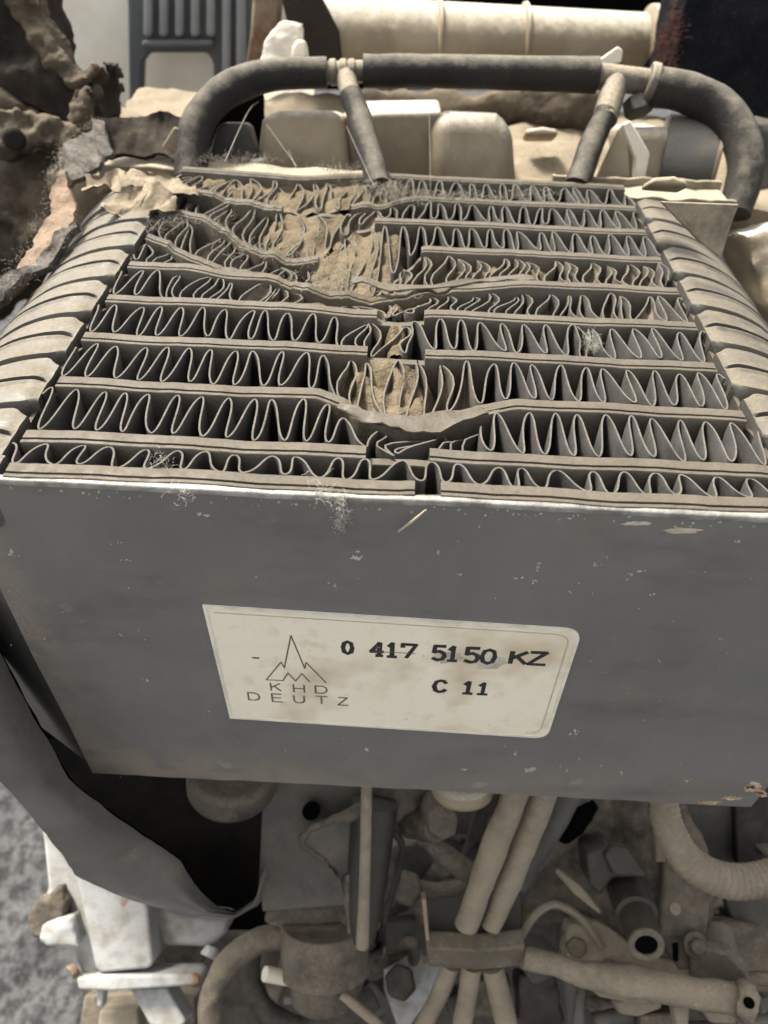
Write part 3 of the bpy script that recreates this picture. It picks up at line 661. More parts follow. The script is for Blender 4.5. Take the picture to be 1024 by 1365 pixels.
t = thing('intake_pipe', 'horizontal cream pipe with three raised clamp rings behind the hoses', 'pipe', P(640, 70, 19.5))
mb = MB(); a, b = P(395, 52, 19.3), P(905, 66, 19.8); mb.tube([a, b], [.98, .78], n=40, sub=10); mb.build('pipe_body', M['cream'], t)
for px, w_, e in ((580, .16, .1), (692, .16, .1), (862, .42, .2)):
    s = (px-395)/510; c_ = a.lerp(b, s); ax = (b-a).normalized(); r0 = lerp(.98, .78, s)
    mb = MB(); mb.tube([c_-ax*w_*.5, c_-ax*w_*.2, c_+ax*w_*.2, c_+ax*w_*.5], [r0+.01, r0+e, r0+e, r0+.01], n=40, straight=True); mb.build('clamp_ring', M['cream'], t)
tag(slab([(368, -30), (415, -30), (436, 10), (452, 42), (456, 86), (396, 86)], 18.0, 10, .25).build('torn_flap', M['darkfoam'], bevel=.05), 'dark brown flap hanging in front of the cream pipe end', 'flap')
tag(slab([(338, -30), (376, -30), (372, 30), (360, 95), (326, 95), (334, 40)], 18.6, 10, .5).build('rusty_post', M['rusty'], bevel=.08), 'rusty brown upright post left of the pale bracket', 'post')
t = thing('pale_bracket', 'bright cream bent bracket above the left curved hose', 'bracket', P(375, 80, 16.5))
lumpy(slab([(343, 88), (352, 54), (372, 27), (404, 30), (398, 62), (386, 88)], 16.4, 30, .35), .05, .06, 2.2, 3, 2).build('arm', M['creamwhite'], t)
slab([(388, 62), (396, 50), (408, 52), (411, 78), (388, 82)], 16.1, 30, .3).build('stub', M['creamwhite'], t, bevel=.08, seg=3)

t = thing('cab_panel', 'cream painted panel with small dark flecks behind the engine', 'panel', P(160, 140, 27))
mb = MB(); mb.prism([PYp(a, b, 22.2) for a, b in [(-120, -60), (420, -60), (420, 110), (330, 138), (200, 152), (-120, 170)]], (0, .3, 0)); mb.build('panel_sheet', M['panel'], t, bevel=.05)
slab([(130, 150), (262, 126), (420, 118), (420, 150), (130, 178)], 21, 60, .5).build('ledge', M['cream'], t, bevel=.05)
def upright(poly, y, thick): mb = MB(); mb.prism([PYp(a, b, y) for a, b in poly], (0, thick, 0)); return mb
t = thing('ribbed_grille', 'dark blue grey ribbed plastic panel with a square cutout', 'grille', PYp(250, 140, 21))
upright([(168, -60), (336, -60), (332, 140), (284, 140), (284, 84), (276, 71), (200, 71), (190, 84), (188, 150), (172, 150)], 21, .5).build('frame', M['blue'], t, bevel=.1, seg=3)
for px in (196, 217, 238, 259, 280, 301, 320):
    upright([(px-6, -60), (px+6, -60), (px+6, 50 if px < 290 else 120), (px-6, 50 if px < 290 else 120)], 20.7, .4).build('rib', M['bluerib'], t, bevel=.12, seg=3)
upright([(188, 54), (284, 54), (284, 64), (188, 66)], 20.65, .5).build('cross_bar', M['blue'], t, bevel=.1, seg=3)
tag(slab([(420, -160), (1300, -160), (1300, 120), (420, 120)], 29, 0, .5).build('shade_backdrop', M['black']), 'black backdrop for the shade above the cream pipe', 'panel')  # black sheet standing in for the darkness above the pipe

fb = lumpy(slab([(920, -80), (914, 10), (901, 45), (890, 92), (902, 118), (968, 152), (1005, 200), (1030, 290), (1140, 300), (1140, -80)], 17.5, 15, 2.4), .16, .18, .8, 8)
t = thing('black_cloth', 'black fabric bundle with a reddish fringe at the upper right', 'cloth', P(1000, 200, 18)); fb.build('bundle', M['fabric'], t)
mb = MB()
for i in range(46):
    s = i/45; px, py = lerp(908, 882, sstep(0, .8, s)), lerp(-5, 95, s)
    strands(mb, P(px+4, py, 17.2), 60, (.09, .1, .1), .2, .004, .6, .2)
mb.build('fringe', M['pinkfuzz'], t, kind='stuff')
tag(lumpy(slab([(984, 300), (1000, 305), (1060, 290), (1120, 300), (1120, 480), (1030, 440), (1008, 372)], 13.6, 30, 2.0), .14, .12, .9, 4).build('tan_casting', M['cream']), 'round tan casting at the right edge beyond the end cups', 'engine part')
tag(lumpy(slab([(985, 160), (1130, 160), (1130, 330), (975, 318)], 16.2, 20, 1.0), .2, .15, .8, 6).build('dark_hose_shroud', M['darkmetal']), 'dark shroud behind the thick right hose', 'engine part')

# ------------------------------------------------------------------ torn insulation at the left
t = thing('insulation_mat', 'torn tan foam mat with a black upper face at the left', 'insulation', P(60, 300, 16))
lumpy(slab([(-120, 120), (40, 130), (95, 160), (130, 190), (112, 215), (78, 235), (72, 280), (40, 350), (-10, 400), (-120, 470)], 16.2, 25, 2.0), .14, .42, .8, 1).build('foam_face', M['foam'], t)
lumpy(slab([(-120, -80), (30, -80), (52, 0), (72, 55), (92, 85), (120, 110), (136, 82), (139, 78), (130, 112), (140, 150), (120, 190), (60, 160), (30, 135), (-120, 140)], 15.6, 25, 1.4), .11, .26, 1.3, 2).build('dark_face', M['darkfoam'], t)
for i, poly in enumerate([[(0, -20), (38, -20), (58, 20), (72, 48), (92, 84), (110, 92), (128, 84), (126, 112), (96, 118), (70, 92), (44, 60), (24, 20)], [(96, 120), (118, 104), (116, 150), (96, 168), (84, 150)], [(-20, 150), (20, 140), (60, 150), (100, 170), (96, 196), (50, 190), (10, 205), (-20, 200)]]):
    lumpy(slab(poly, 15.1, 30, .6), .06, .2, 2.2, 11+i, 8).build('torn_tuft', M['foam'], t)
mb = MB(); mb.tube([P(16, 183, 15.2), P(20, 186, 14.9)], .22, n=14, sub=2); mb.build('stud', M['darkfoam'], t, bevel=.08)

t = thing('felt_strip', 'frayed brown felt strip curling down beside the left end cups', 'felt', P(60, 330, 11.5))
def ribbon(A, B_, d, th, mat, name, seed, amp=.09, bulge=0.):
    mb = MB(); rows = []
    n = len(A); N = 60
    def at_(L, s): 
        q = s*(len(L)-1); i = min(int(q), len(L)-2); f = q-i
        return [lerp(L[i][c_], L[i+1][c_], f) for c_ in range(3)]
    for lay in (0, 1):
        for q in range(9):
            v = q/8 if not lay else 1-q/8; r = []
            for i in range(N+1):
                s = i/N; a, b = at_(A, s), at_(B_, s); p = P(lerp(a[0], b[0], v), lerp(a[1], b[1], v), lerp(a[2], b[2], v)+d-bulge*math.sin(math.pi*v))
                p += Vector((fbm(p*2.1+Vector((seed, 0, 0))), fbm(p*2.1+Vector((0, seed, 0))), fbm(p*2.1+Vector((0, 0, seed)))))*amp
                r.append(p+FW*th*lay)
            rows.append(r)
    mb.grid(rows, close_v=True); return mb.build(name, M[mat], t, angle=70)
ribbon([(76, 220, 12.6), (70, 255, 12.3), (62, 290, 12.0), (45, 330, 11.6), (20, 362, 11.2), (-20, 395, 10.8)], [(86, 226, 12.6), (96, 262, 12.3), (99, 288, 12.0), (80, 325, 11.5), (45, 362, 11.1), (-20, 410, 10.7)], 0, .12, 'felt', 'felt_face', 1)
ribbon([(98, 290, 11.8), (70, 312, 11.5), (40, 345, 11.2), (0, 375, 10.8), (-30, 392, 10.7)], [(104, 300, 11.8), (84, 328, 11.5), (52, 356, 11.2), (8, 395, 10.8), (-30, 425, 10.7)], -.1, .2, 'greyfelt', 'rolled_edge', 2)
ribbon([(124, 160, 14.0), (128, 172, 13.9), (92, 186, 13.4), (76, 206, 12.9), (72, 228, 12.6)], [(140, 165, 14.0), (148, 200, 13.8), (132, 215, 13.3), (112, 236, 12.9), (90, 250, 12.6)], 0, .15, 'greyfelt', 'torn_fold', 3)
ribbon([(128, 160, 14.1), (180, 154, 14.4), (215, 150, 14.5), (245, 156, 14.6)], [(140, 206, 14.0), (180, 208, 14.2), (212, 208, 14.2), (240, 212, 14.2)], 0, .15, 'darkfoam', 'upright_felt', 4)
mb = MB()
for pl, dn in (([(70, 225, 12.5), (62, 275, 12.0), (42, 325, 11.6), (0, 368, 11.1)], 10), ([(100, 290, 11.7), (82, 318, 11.4), (45, 358, 11.1), (5, 390, 10.7)], 9), ([(126, 160, 13.9), (100, 180, 13.5), (80, 205, 12.9), (74, 230, 12.5)], 16), ([(140, 180, 13.8), (125, 200, 13.4), (105, 215, 13.0), (90, 240, 12.6)], 14)):
    for i in range(24):
        s = i/23*(len(pl)-1); j = min(int(s), len(pl)-2); f = s-j
        strands(mb, P(*[lerp(pl[j][c_], pl[j+1][c_], f) for c_ in range(3)]), dn, (.06, .06, .06), .07, .0022, .8, .3)
mb.build('frayed_fibres', M['web'], t, kind='stuff')
# crumpled sealant between the felt and the rail
t = thing('torn_gasket', 'crumpled cream gasket paper at the rear left corner of the cooler', 'gasket', P(180, 250, 12.5))
ribbon([(112, 232, 12.6), (160, 228, 12.7), (210, 232, 12.7), (262, 244, 12.6)], [(118, 258, 12.3), (165, 250, 12.4), (215, 252, 12.4), (262, 262, 12.4)], 0, .05, 'sealant', 'crumpled_sheet', 6, .2)
ribbon([(150, 252, 12.2), (185, 248, 12.2), (222, 256, 12.2), (240, 268, 12.2)], [(128, 280, 11.9), (165, 285, 11.9), (196, 280, 11.9), (235, 282, 12.0)], 0, .05, 'sealant', 'crumpled_sheet', 7, .2)

# ================================================================== BELOW THE PLATE
t = thing('air_guide', 'dusty grey rubber guide sheet curving down under the left of the plate', 'guide sheet', P(150, 1180, 12.5))
inner = [(-40, 800, 9.0), (0, 878, 9.4), (40, 955, 9.9), (92, 1045, 10.7), (150, 1090, 11.4), (200, 1124, 12.0), (238, 1148, 12.4), (258, 1182, 12.8), (288, 1212, 13.1), (312, 1219, 13.2), (340, 1200, 13.2), (352, 1160, 13.1)]
outer = [(-60, 940, 9.0), (-30, 1010, 9.4), (5, 1045, 9.9), (45, 1092, 10.7), (80, 1135, 11.4), (100, 1168, 12.0), (152, 1192, 12.4), (205, 1209, 12.8), (262, 1222, 13.1), (312, 1224, 13.25), (346, 1206, 13.3), (358, 1162, 13.2)]
ribbon(inner, outer, 0, .07, 'flap', 'sheet', 12, .022, .45)
back = [(a, b, d+2.2) for a, b, d in inner]
ribbon([(a+1, b, d+.02) for a, b, d in inner], [(a+3, b-2, d+1.2) for a, b, d in inner], .02, .05, 'black', 'edge_shade_strip', 12, .022)  # black strip along the sheet edge, drawn as the shade of the hollow
slab([(34, 1068), (38, 1066), (56, 1092), (52, 1104)], 10.9, 45, .2).build('edge_strip', M['rusty'], t, bevel=.02)
tag(slab([(20, 980), (400, 990), (372, 1240), (300, 1240), (250, 1190), (130, 1095)], 16.8, 50, .3).build('duct_shade_wall', M['black']), 'duct wall coloured black for the shade deep in the hollow under the plate', 'duct')  # shade of the hollow is put into the black colour
mb = MB(); mb.box((-8.2, 2.6, -9.5), (-4.3, 2.9, -1.9)); tag(mb.build('duct_shade_side', M['black']), 'added black slab for the shade between the plate edge and the guide sheet', 'duct')  # black slab added so the gap beside the plate looks shaded
t_ = MB(); t_.tube([P(310, 1020, 13.4), P(310, 1050, 13.7)], .82, n=36, sub=3); tag(t_.build('round_cap', M['tan'], bevel=.12), 'brown round cap peeking out below the plate edge at left', 'cap')

t = thing('pump_casting', 'white painted pump casting with rust marks at the lower left', 'pump', P(170, 1320, 15))
slab([(55, 1100), (80, 1110), (112, 1170), (132, 1305), (108, 1296), (96, 1268), (52, 1258), (46, 1220), (64, 1185)], 15.3, 55, .9).build('back_flange', M['white'], t, bevel=.08, seg=3)
slab([(97, 1150), (185, 1190), (196, 1210), (204, 1284), (198, 1292), (134, 1298), (126, 1290)], 15.0, 55, 1.4).build('main_body', M['white'], t, bevel=.16, seg=4)
slab([(196, 1200), (240, 1224), (304, 1234), (300, 1246), (286, 1258), (270, 1264), (216, 1262), (206, 1240)], 15.6, 55, 1.2).build('side_body', M['white'], t, bevel=.16, seg=4)
slab([(204, 1262), (276, 1260), (262, 1302), (200, 1300)], 16.3, 50, .8).build('neck', M['tan'], t, bevel=.06)
slab([(101, 1304), (130, 1300), (258, 1299), (267, 1306), (264, 1314), (150, 1322), (104, 1320)], 14.8, 60, .8).build('base_flange', M['white'], t, bevel=.06, seg=3)
slab([(172, 1318), (222, 1316), (248, 1362), (238, 1372), (200, 1368)], 15.0, 65, .8).build('stay', M['white'], t, bevel=.05, seg=3)
slab([(128, 1318), (139, 1318), (136, 1345), (128, 1342)], 14.9, 60, .3).build('drip_rib', M['white'], t, bevel=.05)
lumpy(slab([(76, 1180), (66, 1196), (46, 1206), (34, 1226), (40, 1250), (60, 1254), (80, 1240), (88, 1205)], 14.95, 55, .7), .07, .09, 2.2, 5).build('rusty_lug', M['tan'], t, angle=80)
lumpy(slab([(58, 1228), (96, 1222), (104, 1262), (60, 1262), (48, 1250)], 14.8, 55, .6), .07, .05, 2, 6).build('boss', M['white'], t, angle=80)
mb = MB(); mb.tube([P(102, 1290, 15.0), P(93, 1298, 14.9)], .16, n=8, sub=2); mb.build('small_bolt', M['rusty'], t, bevel=.03)
mb = MB(); mb.tube([P(284, 1262, 15.2), P(278, 1276, 15.1)], [.14, .2], n=10, sub=2); mb.build('drain_plug', M['white'], t, bevel=.03)
tag(slab([(112, 1326), (200, 1322), (260, 1330), (262, 1400), (100, 1400)], 17.2, 65, 1.).build('mount_bracket', M['tan'], bevel=.06), 'brown mount under the white pump casting', 'bracket')
tag(slab([(132, 1347), (184, 1345), (188, 1390), (128, 1390)], 16.2, 65, .6).build('mount_block', M['pipe'], bevel=.06), 'tan block below the white flange at the bottom left', 'block')

# engine body behind the pipes
tag(lumpy(slab([(95, 1230), (360, 1230), (360, 1480), (110, 1480)], 18.0, 62, .8), .15, .2, .8, 4).build('shade_backing', M['darkmetal']), 'dark backing added for the shade behind the white pump', 'engine part')  # dark backing that fills the gaps around the pump with shade
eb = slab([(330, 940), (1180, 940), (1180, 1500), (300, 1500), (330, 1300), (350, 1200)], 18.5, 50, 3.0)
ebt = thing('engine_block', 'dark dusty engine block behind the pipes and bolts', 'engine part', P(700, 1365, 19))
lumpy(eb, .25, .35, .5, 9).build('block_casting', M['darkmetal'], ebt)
re_ = random.Random(21)
for i in range(46):
    px, py = re_.uniform(350, 1040), re_.uniform(1085, 1380); r_ = re_.uniform(16, 42); nn = re_.choice((4, 5, 6, 7)); a0 = re_.uniform(0, 6)
    poly = [(px+r_*re_.uniform(.6, 1.2)*math.cos(a0+2*math.pi*q/nn), py+r_*re_.uniform(.5, 1.1)*math.sin(a0+2*math.pi*q/nn)) for q in range(nn)]
    lumpy(slab(poly, re_.uniform(15.2, 17.2), re_.uniform(25, 65), re_.uniform(.4, 1.2), re_.uniform(-25, 25)), .07, .07, 1.8, i, 3).build('casting_boss', M[re_.choice(('tan', 'tan', 'darkmetal', 'hexdark', 'grey'))], ebt)
for i in range(9):
    px, py = re_.uniform(380, 1000), re_.uniform(1090, 1340); pts = []
    for q in range(5):
        pts.append(P(px, py, re_.uniform(14.9, 15.8))); px += re_.uniform(-40, 60); py += re_.uniform(-25, 50)
    mb = MB(); mb.tube(pts, re_.uniform(.06, .15), n=10); mb.build('wiring', M[re_.choice(('tan', 'darkmetal', 'hexdark', 'pipe'))], ebt)
t = thing('grey_bracket', 'grey folded bracket plate with a weld seam under the plate', 'bracket', P(410, 1210, 13.6))
slab([(352, 1030), (492, 1034), (478, 1090), (452, 1160), (464, 1208), (350, 1216), (345, 1180)], 13.9, 40, .12).build('bracket_plate', M['grey'], t, bevel=.03)
mb = MB(); mb.tube([P(400, 1121, 13.5), P(416, 1104, 13.4), P(452, 1090, 13.2), P(492, 1076, 13.0)], [.1, .07, .09, .16], n=9); mb.tube([P(402, 1122, 13.5), P(426, 1142, 13.5), P(452, 1172, 13.5)], [.09, .05, .05], n=8)
lumpy(mb, .04, .06, 4, 3).build('weld_seam', M['tan'], t)
mb = MB(); mb.tube([P(414, 1082, 13.7), P(416, 1080, 13.55)], .16, n=12, sub=1); mb.build('hole', M['black'], t)
slab([(398, 1116), (440, 1096), (478, 1080), (500, 1100), (470, 1160), (452, 1172)], 13.45, 35, .1).build('gusset', M['grey'], t, bevel=.03)
t = thing('dipstick', 'thin tan rod running straight down in front of a dark sleeve', 'rod', P(484, 1262, 12.8))
mb = MB(); mb.tube([P(489, 1020, 12.2), P(488, 1100, 12.5), P(486, 1180, 12.7), P(483, 1262, 12.8)], [.093, .096, .1, .115], n=12); mb.build('rod', M['pipe'], t)
mb = MB(); mb.tube([P(500, 1070, 13.3), P(492, 1150, 13.3), P(486, 1220, 13.2), P(485, 1258, 13.1)], [.42, .38, .3, .18], n=14); mb.build('sleeve', M['hexdark'], t)
mb = lumpy(slab([(460, 1170), (472, 1160), (478, 1225), (508, 1232), (500, 1252), (478, 1262), (462, 1245)], 13.1, 45, .2), .05, .06, 2, 4); mb.build('sleeve_lip', M['tan'], t)
tag(lumpy(slab([(492, 1044), (560, 1048), (560, 1082), (520, 1100), (495, 1082)], 13.6, 40, .6), .08, .12, 2, 6).build('greasy_ledge', M['tan']), 'lumpy greasy ledge below the plate between rod and nut', 'engine part')
t = thing('solenoid', 'tan dust covered cylinder with a stepped lower cup, left of the rod', 'solenoid', P(430, 1330, 14))
mb = MB(); mb.tube([P(433, 1226, 14.2), P(433, 1232, 14.2), P(433, 1278, 14.2), P(433, 1279, 14.2), P(433, 1289, 14.2)], [.82, .84, .84, .88, .88], n=40, straight=True); mb.build('housing', M['tan'], t, bevel=.02)
mb = MB(); mb.tube([P(432, 1286, 14.2), P(432, 1328, 14.2), P(432, 1334, 14.2)], [.64, .63, .56], n=36, straight=True); mb.build('lower_cup', M['tan'], t)
slab([(354, 1214), (380, 1208), (470, 1212), (474, 1230), (374, 1238), (352, 1230)], 14.1, 60, .25).build('top_flange', M['tan'], t, bevel=.05)
mb = MB(); mb.tube([P(385, 1304, 13.9), P(352, 1298, 13.7)], .135, n=14, sub=3); mb.build('pale_plug', M['creamwhite'], t, bevel=.03)
slab([(378, 1330), (420, 1328), (434, 1338), (378, 1340)], 14.2, 60, .15).build('tab', M['grey'], t, bevel=.02)
G2 = 'dusty hoses and cables below the plate'
hose('thick dusty hose arching down left of the stepped cylinder', [P(*p) for p in ((385, 1248, 14.3), (348, 1254, 14.3), (310, 1278, 14.2), (286, 1320, 14.1), (280, 1370, 14.0), (284, 1420, 14.0))], .235, 'tan', group=G2, lump=.04)
hose('second dark hose looping behind the stepped cylinder at the bottom', [P(*p) for p in ((332, 1270, 15.2), (335, 1312, 15.1), (360, 1352, 15.0), (410, 1372, 14.9), (470, 1350, 14.9), (500, 1330, 15.))], .22, 'darkmetal', group=G2, lump=.03)
hose('thin tan wire running from the lower cup to the bottom edge', [P(*p) for p in ((455, 1326, 13.6), (475, 1342, 13.5), (500, 1362, 13.4), (520, 1385, 13.4))], .09, 'pipe', name='thin_wire', cat='wire', n=10, group=G2)

t = thing('hex_union', 'dusty hexagon nut on a stub between the rod and the twin pipes', 'nut', P(590, 1120, 13.4))
slab([(582, 1072), (602, 1074), (612, 1092), (608, 1114), (590, 1122), (572, 1108), (571, 1086)], 13.2, 38, .55, yaw=20).build('nut', M['tan'], t, bevel=.04)
mb = MB(); mb.tube([P(545, 1092, 14.2), P(585, 1098, 13.6)], .34, n=18, sub=4); mb.build('stub', M['tan'], t, bevel=.04)
mb = MB(); mb.tube([P(560, 1118, 13.9), P(590, 1138, 13.8), P(632, 1168, 13.8)], [.12, .2, .2], n=14); mb.build('elbow', M['tan'], t)
t = thing('banjo_bolt', 'round dusty bolt head on a small pipe left of the pipe clip', 'bolt', P(548, 1205, 14.6))
mb = MB(); mb.tube([P(546, 1188, 14.9), P(542, 1182, 14.4)], .32, n=6, sub=2); mb.build('bolt_head', M['tan'], t, bevel=.06)
mb = MB(); mb.tube([P(552, 1190, 14.8), P(585, 1196, 14.8), P(625, 1190, 14.9)], .26, n=14); mb.build('pipe_arm', M['tan'], t)
mb = MB(); mb.tube([P(552, 1192, 14.9), P(572, 1225, 14.7)], .2, n=12); mb.build('lower_arm', M['tan'], t)
lumpy(slab([(515, 1130), (560, 1120), (580, 1150), (540, 1200), (515, 1215)], 15.4, 45, .6), .08, .1, 1.5, 3).build('lug_plate', M['grey'], t)
t_ = MB(); t_.tube([P(617, 1034, 12.9), P(617, 1058, 13.0)], .55, n=30, sub=3); tag(t_.build('round_cap', M['cream'], bevel=.1), 'pale round cap just showing under the middle of the plate', 'cap')
G3 = 'tan fuel pipes held by the clip'
hose('wider tan fuel pipe of the slanting pair above the clip', [P(*p) for p in ((700, 1020, 12.6), (676, 1085, 12.75), (650, 1155, 13.0), (622, 1234, 13.2))], [.265, .265, .26, .235], 'pipe', name='fuel_pipe', cat='pipe', group=G3, lump=.03)
hose('narrower tan fuel pipe at right of the slanting pair above the clip', [P(*p) for p in ((738, 1020, 12.7), (716, 1085, 12.85), (688, 1155, 13.1), (654, 1236, 13.25))], [.25, .25, .235, .2], 'pipe', name='fuel_pipe', cat='pipe', group=G3, lump=.03)
hose('grey pipe in the shade right behind the tan pair', [P(*p) for p in ((775, 1030, 13.6), (745, 1085, 13.7), (700, 1160, 14.1), (670, 1230, 14.4))], .22, 'grey', name='fuel_pipe', cat='pipe', group=G3, lump=.03)
t = thing('pipe_clip', 'brown block clip gripping the two tan pipes', 'clip', P(632, 1290, 13.4))
slab([(566, 1200), (696, 1190), (696, 1268), (570, 1270)], 13.75, 62, .3).build('back_plate', M['hexdark'], t, bevel=.03)
slab([(568, 1264), (640, 1268), (700, 1262), (701, 1288), (640, 1294), (572, 1290)], 13.25, 18, .35).build('front_ledge', M['tan'], t, bevel=.04)
slab([(562, 1200), (568, 1198), (574, 1268), (570, 1272)], 13.3, 45, .3).build('side_lip', M['pipe'], t, bevel=.015)
hose('pale pipe leaving the clip downward at its left end', [P(*p) for p in ((602, 1286, 13.9), (588, 1320, 14.0), (562, 1372, 14.2), (552, 1400, 14.2))], .17, 'pipe', name='fuel_pipe', cat='pipe', group=G3)
hose('tan pipe leaving the clip straight downward at its middle', [P(*p) for p in ((630, 1286, 13.7), (624, 1320, 13.8), (616, 1372, 13.9), (612, 1400, 14))], .18, 'pipe', name='fuel_pipe', cat='pipe', group=G3)
hose('tan pipe leaving the clip downward and rightward', [P(*p) for p in ((656, 1286, 13.7), (664, 1320, 13.8), (678, 1372, 13.9), (684, 1400, 14))], .21, 'pipe', name='fuel_pipe', cat='pipe', group=G3)
t = thing('blue_white_bracket', 'bluish white bracket with a dark nut left of the clip bottom', 'bracket', P(545, 1340, 15))
slab([(512, 1268), (560, 1266), (592, 1290), (580, 1320), (545, 1372), (530, 1370), (512, 1320)], 15.2, 60, .5).build('plate', M['white'], t, bevel=.06)
mb = MB(); mb.tube([P(535, 1312, 15.0), P(533, 1308, 14.6)], .32, n=6, sub=2); mb.build('nut', M['darkmetal'], t, bevel=.05)
slab([(512, 1230), (570, 1226), (572, 1266), (514, 1270)], 15.0, 60, .6).build('block', M['darkmetal'], t, bevel=.06)

t = thing('cable_conduit', 'long dusty conduit with a lumpy end reaching to the lower right', 'conduit', P(900, 1330, 13))
mb = MB(); mb.tube([P(*p) for p in ((698, 1276, 13.2), (740, 1286, 13.2), (790, 1300, 13.2), (850, 1308, 13.15), (920, 1322, 13.1), (985, 1332, 13.0), (1005, 1338, 13.0))], [.19, .19, .24, .26, .25, .25, .18], n=18)
for v in mb.v: v += Vector((fbm(v*1.7), fbm(v*1.7+Vector((9, 0, 0))), fbm(v*1.7+Vector((0, 9, 0)))))*.06
mb.build('sheath', M['pipe'], t)
mb = MB(); mb.tube([P(980, 1330, 12.9), P(1006, 1340, 12.8)], .34, n=14, sub=3); lumpy(mb, .07, .1, 2.5, 2).build('end_knob', M['pipe'], t)
mb = MB(); mb.tube([P(996, 1336, 12.7), P(999, 1337, 12.45)], .09, n=10, sub=1); mb.build('end_hole', M['black'], t)
slab([(778, 1310), (850, 1318), (900, 1326), (880, 1340), (862, 1342), (800, 1330)], 13.3, 60, .2).build('saddle', M['pipe'], t, bevel=.05)
slab([(896, 1330), (921, 1332), (918, 1385), (906, 1385)], 13.3, 60, .3).build('hanger', M['pipe'], t, bevel=.05)
t = thing('linkage_plate', 'pale stepped linkage pieces at the bottom edge under the conduit', 'linkage', P(870, 1365, 13.8))
slab([(818, 1334), (880, 1330), (884, 1344), (852, 1356), (826, 1352)], 13.9, 65, .3).build('step', M['pipe'], t, bevel=.05)
slab([(852, 1352), (905, 1350), (902, 1400), (856, 1400)], 14.1, 65, .4).build('block', M['tan'], t, bevel=.05)
slab([(938, 1346), (985, 1354), (980, 1366), (948, 1364)], 13.9, 65, .2).build('pale_tongue', M['pipe'], t, bevel=.04)
hose('thin grey control rod standing at the bottom under the conduit', [P(*p) for p in ((775, 1318, 14.3), (772, 1345, 14.1), (770, 1385, 14.0))], [.1, .12, .16], 'grey', name='control_rod', cat='rod', n=12)

t = thing('injector_casting', 'dusty tan casting carrying the large bolts at the lower right', 'casting', P(850, 1290, 14.5))
lumpy(slab([(700, 1150), (745, 1135), (790, 1088), (830, 1060), (905, 1060), (946, 1140), (955, 1200), (948, 1300), (905, 1318), (840, 1312), (770, 1300), (760, 1232), (690, 1232)], 14.6, 48, 1.0), .09, .14, 1.1, 7).build('casting_body', M['tan'], t)
mb = slab([(690, 1130), (760, 1090), (812, 1060), (820, 1080), (770, 1130), (720, 1165)], 14.2, 45, .5); lumpy(mb, .07, .08, 1.4, 3).build('rib', M['tan'], t)
slab([(878, 1050), (894, 1052), (888, 1150), (874, 1150)], 13.7, 35, .2).build('strap', M['pipe'], t, bevel=.03)
slab([(886, 1142), (950, 1188), (940, 1290), (905, 1298), (880, 1250)], 13.9, 45, .3).build('web', M['tan'], t, bevel=.08, seg=3)
mb = MB(); mb.tube([P(742, 1160, 13.9), P(770, 1185, 13.7), P(800, 1216, 13.6)], [.05, .12, .03], n=8); mb.build('chipped_edge', M['pipe'], t)
mb = MB(); mb.tube([P(899, 1212, 13.6), P(900, 1211, 13.5)], .11, n=10, sub=1); mb.build('pale_stud', M['pipe'], t, bevel=.02)
mb = lumpy(slab([(896, 1258), (906, 1256), (906, 1282), (898, 1282)], 13.55, 50, .05), .03, .01, 2, 2); mb.build('slot', M['black'], t)
hole = slab([(742, 1120), (768, 1078), (792, 1066), (800, 1078), (780, 1110), (756, 1128)], 14.0, 45, .1); lumpy(hole, .04, .02, 2).build('hollow', M['black'], t)
t = thing('injector_bolt', 'large dark square nut with a round hollow ended shaft', 'bolt', P(850, 1262, 13))
slab([(782, 1138), (812, 1126), (850, 1160), (858, 1170), (818, 1172), (800, 1196), (786, 1180)], 13.4, 45, .7).build('square_nut', M['hexdark'], t, bevel=.06)
slab([(818, 1124), (838, 1128), (866, 1170), (820, 1168), (806, 1140)], 13.25, 60, .3).build('nut_face', M['hexdark'], t, bevel=.05)
ax0, ax1 = P(836, 1178, 14.0), P(861, 1258, 12.5); ax = (ax1-ax0).normalized()
mb = MB(); mb.tube([ax0, ax0.lerp(ax1, .55), ax0.lerp(ax1, .58), ax1], [.40, .37, .31, .29], n=28, straight=True); mb.build('shaft', M['hexdark'], t)
mb = MB(); mb.ring(ax1-ax*.02, ax, .19, .30, .08); mb.build('end_ring', M['tan'], t, bevel=.02)
mb = MB(); mb.tube([ax1-ax*.05, ax1+ax*.012], .19, n=20, sub=1); mb.build('bore', M['black'], t)
t = thing('lug_bolt', 'grey dusty bolt with a wide washer right of the hollow shaft', 'bolt', P(960, 1300, 13.6))
mb = MB(); mb.tube([P(952, 1240, 14.2), P(960, 1288, 13.7)], [.34, .36], n=20, sub=3); mb.build('shank', M['grey'], t)
mb = MB(); mb.tube([P(958, 1288, 13.7), P(956, 1300, 13.5)], [.56, .52], n=8, sub=2); mb.build('washer', M['tan'], t, bevel=.04)
tag(lumpy(slab([(948, 1232), (1120, 1240), (1120, 1330), (985, 1322), (950, 1290)], 14.4, 55, .8), .09, .08, 1.2, 3).build('side_ledge', M['tan']), 'broad tan ledge at the right edge beside the grey bolt', 'engine part')
def cor(i, n): return 1+.045*math.sin(i*2.1)
mb = MB(); mb.tube([P(*p) for p in ((884, 1060, 13.3), (892, 1105, 13.2), (918, 1148, 13.1), (960, 1172, 13.0), (1005, 1174, 13.0), (1050, 1160, 13.0), (1090, 1130, 13.1))], [.24, .27, .29, .30, .29, .29, .29], n=20, sub=16, rfun=cor)
tag(mb.build('braided_hose', M['pipe']), 'ribbed tan hose sagging at the right below the plate', 'hose', G2)
t = thing('rear_panel', 'grey green panel with a darker right half behind the ribbed hose', 'panel', P(980, 1150, 15.5))
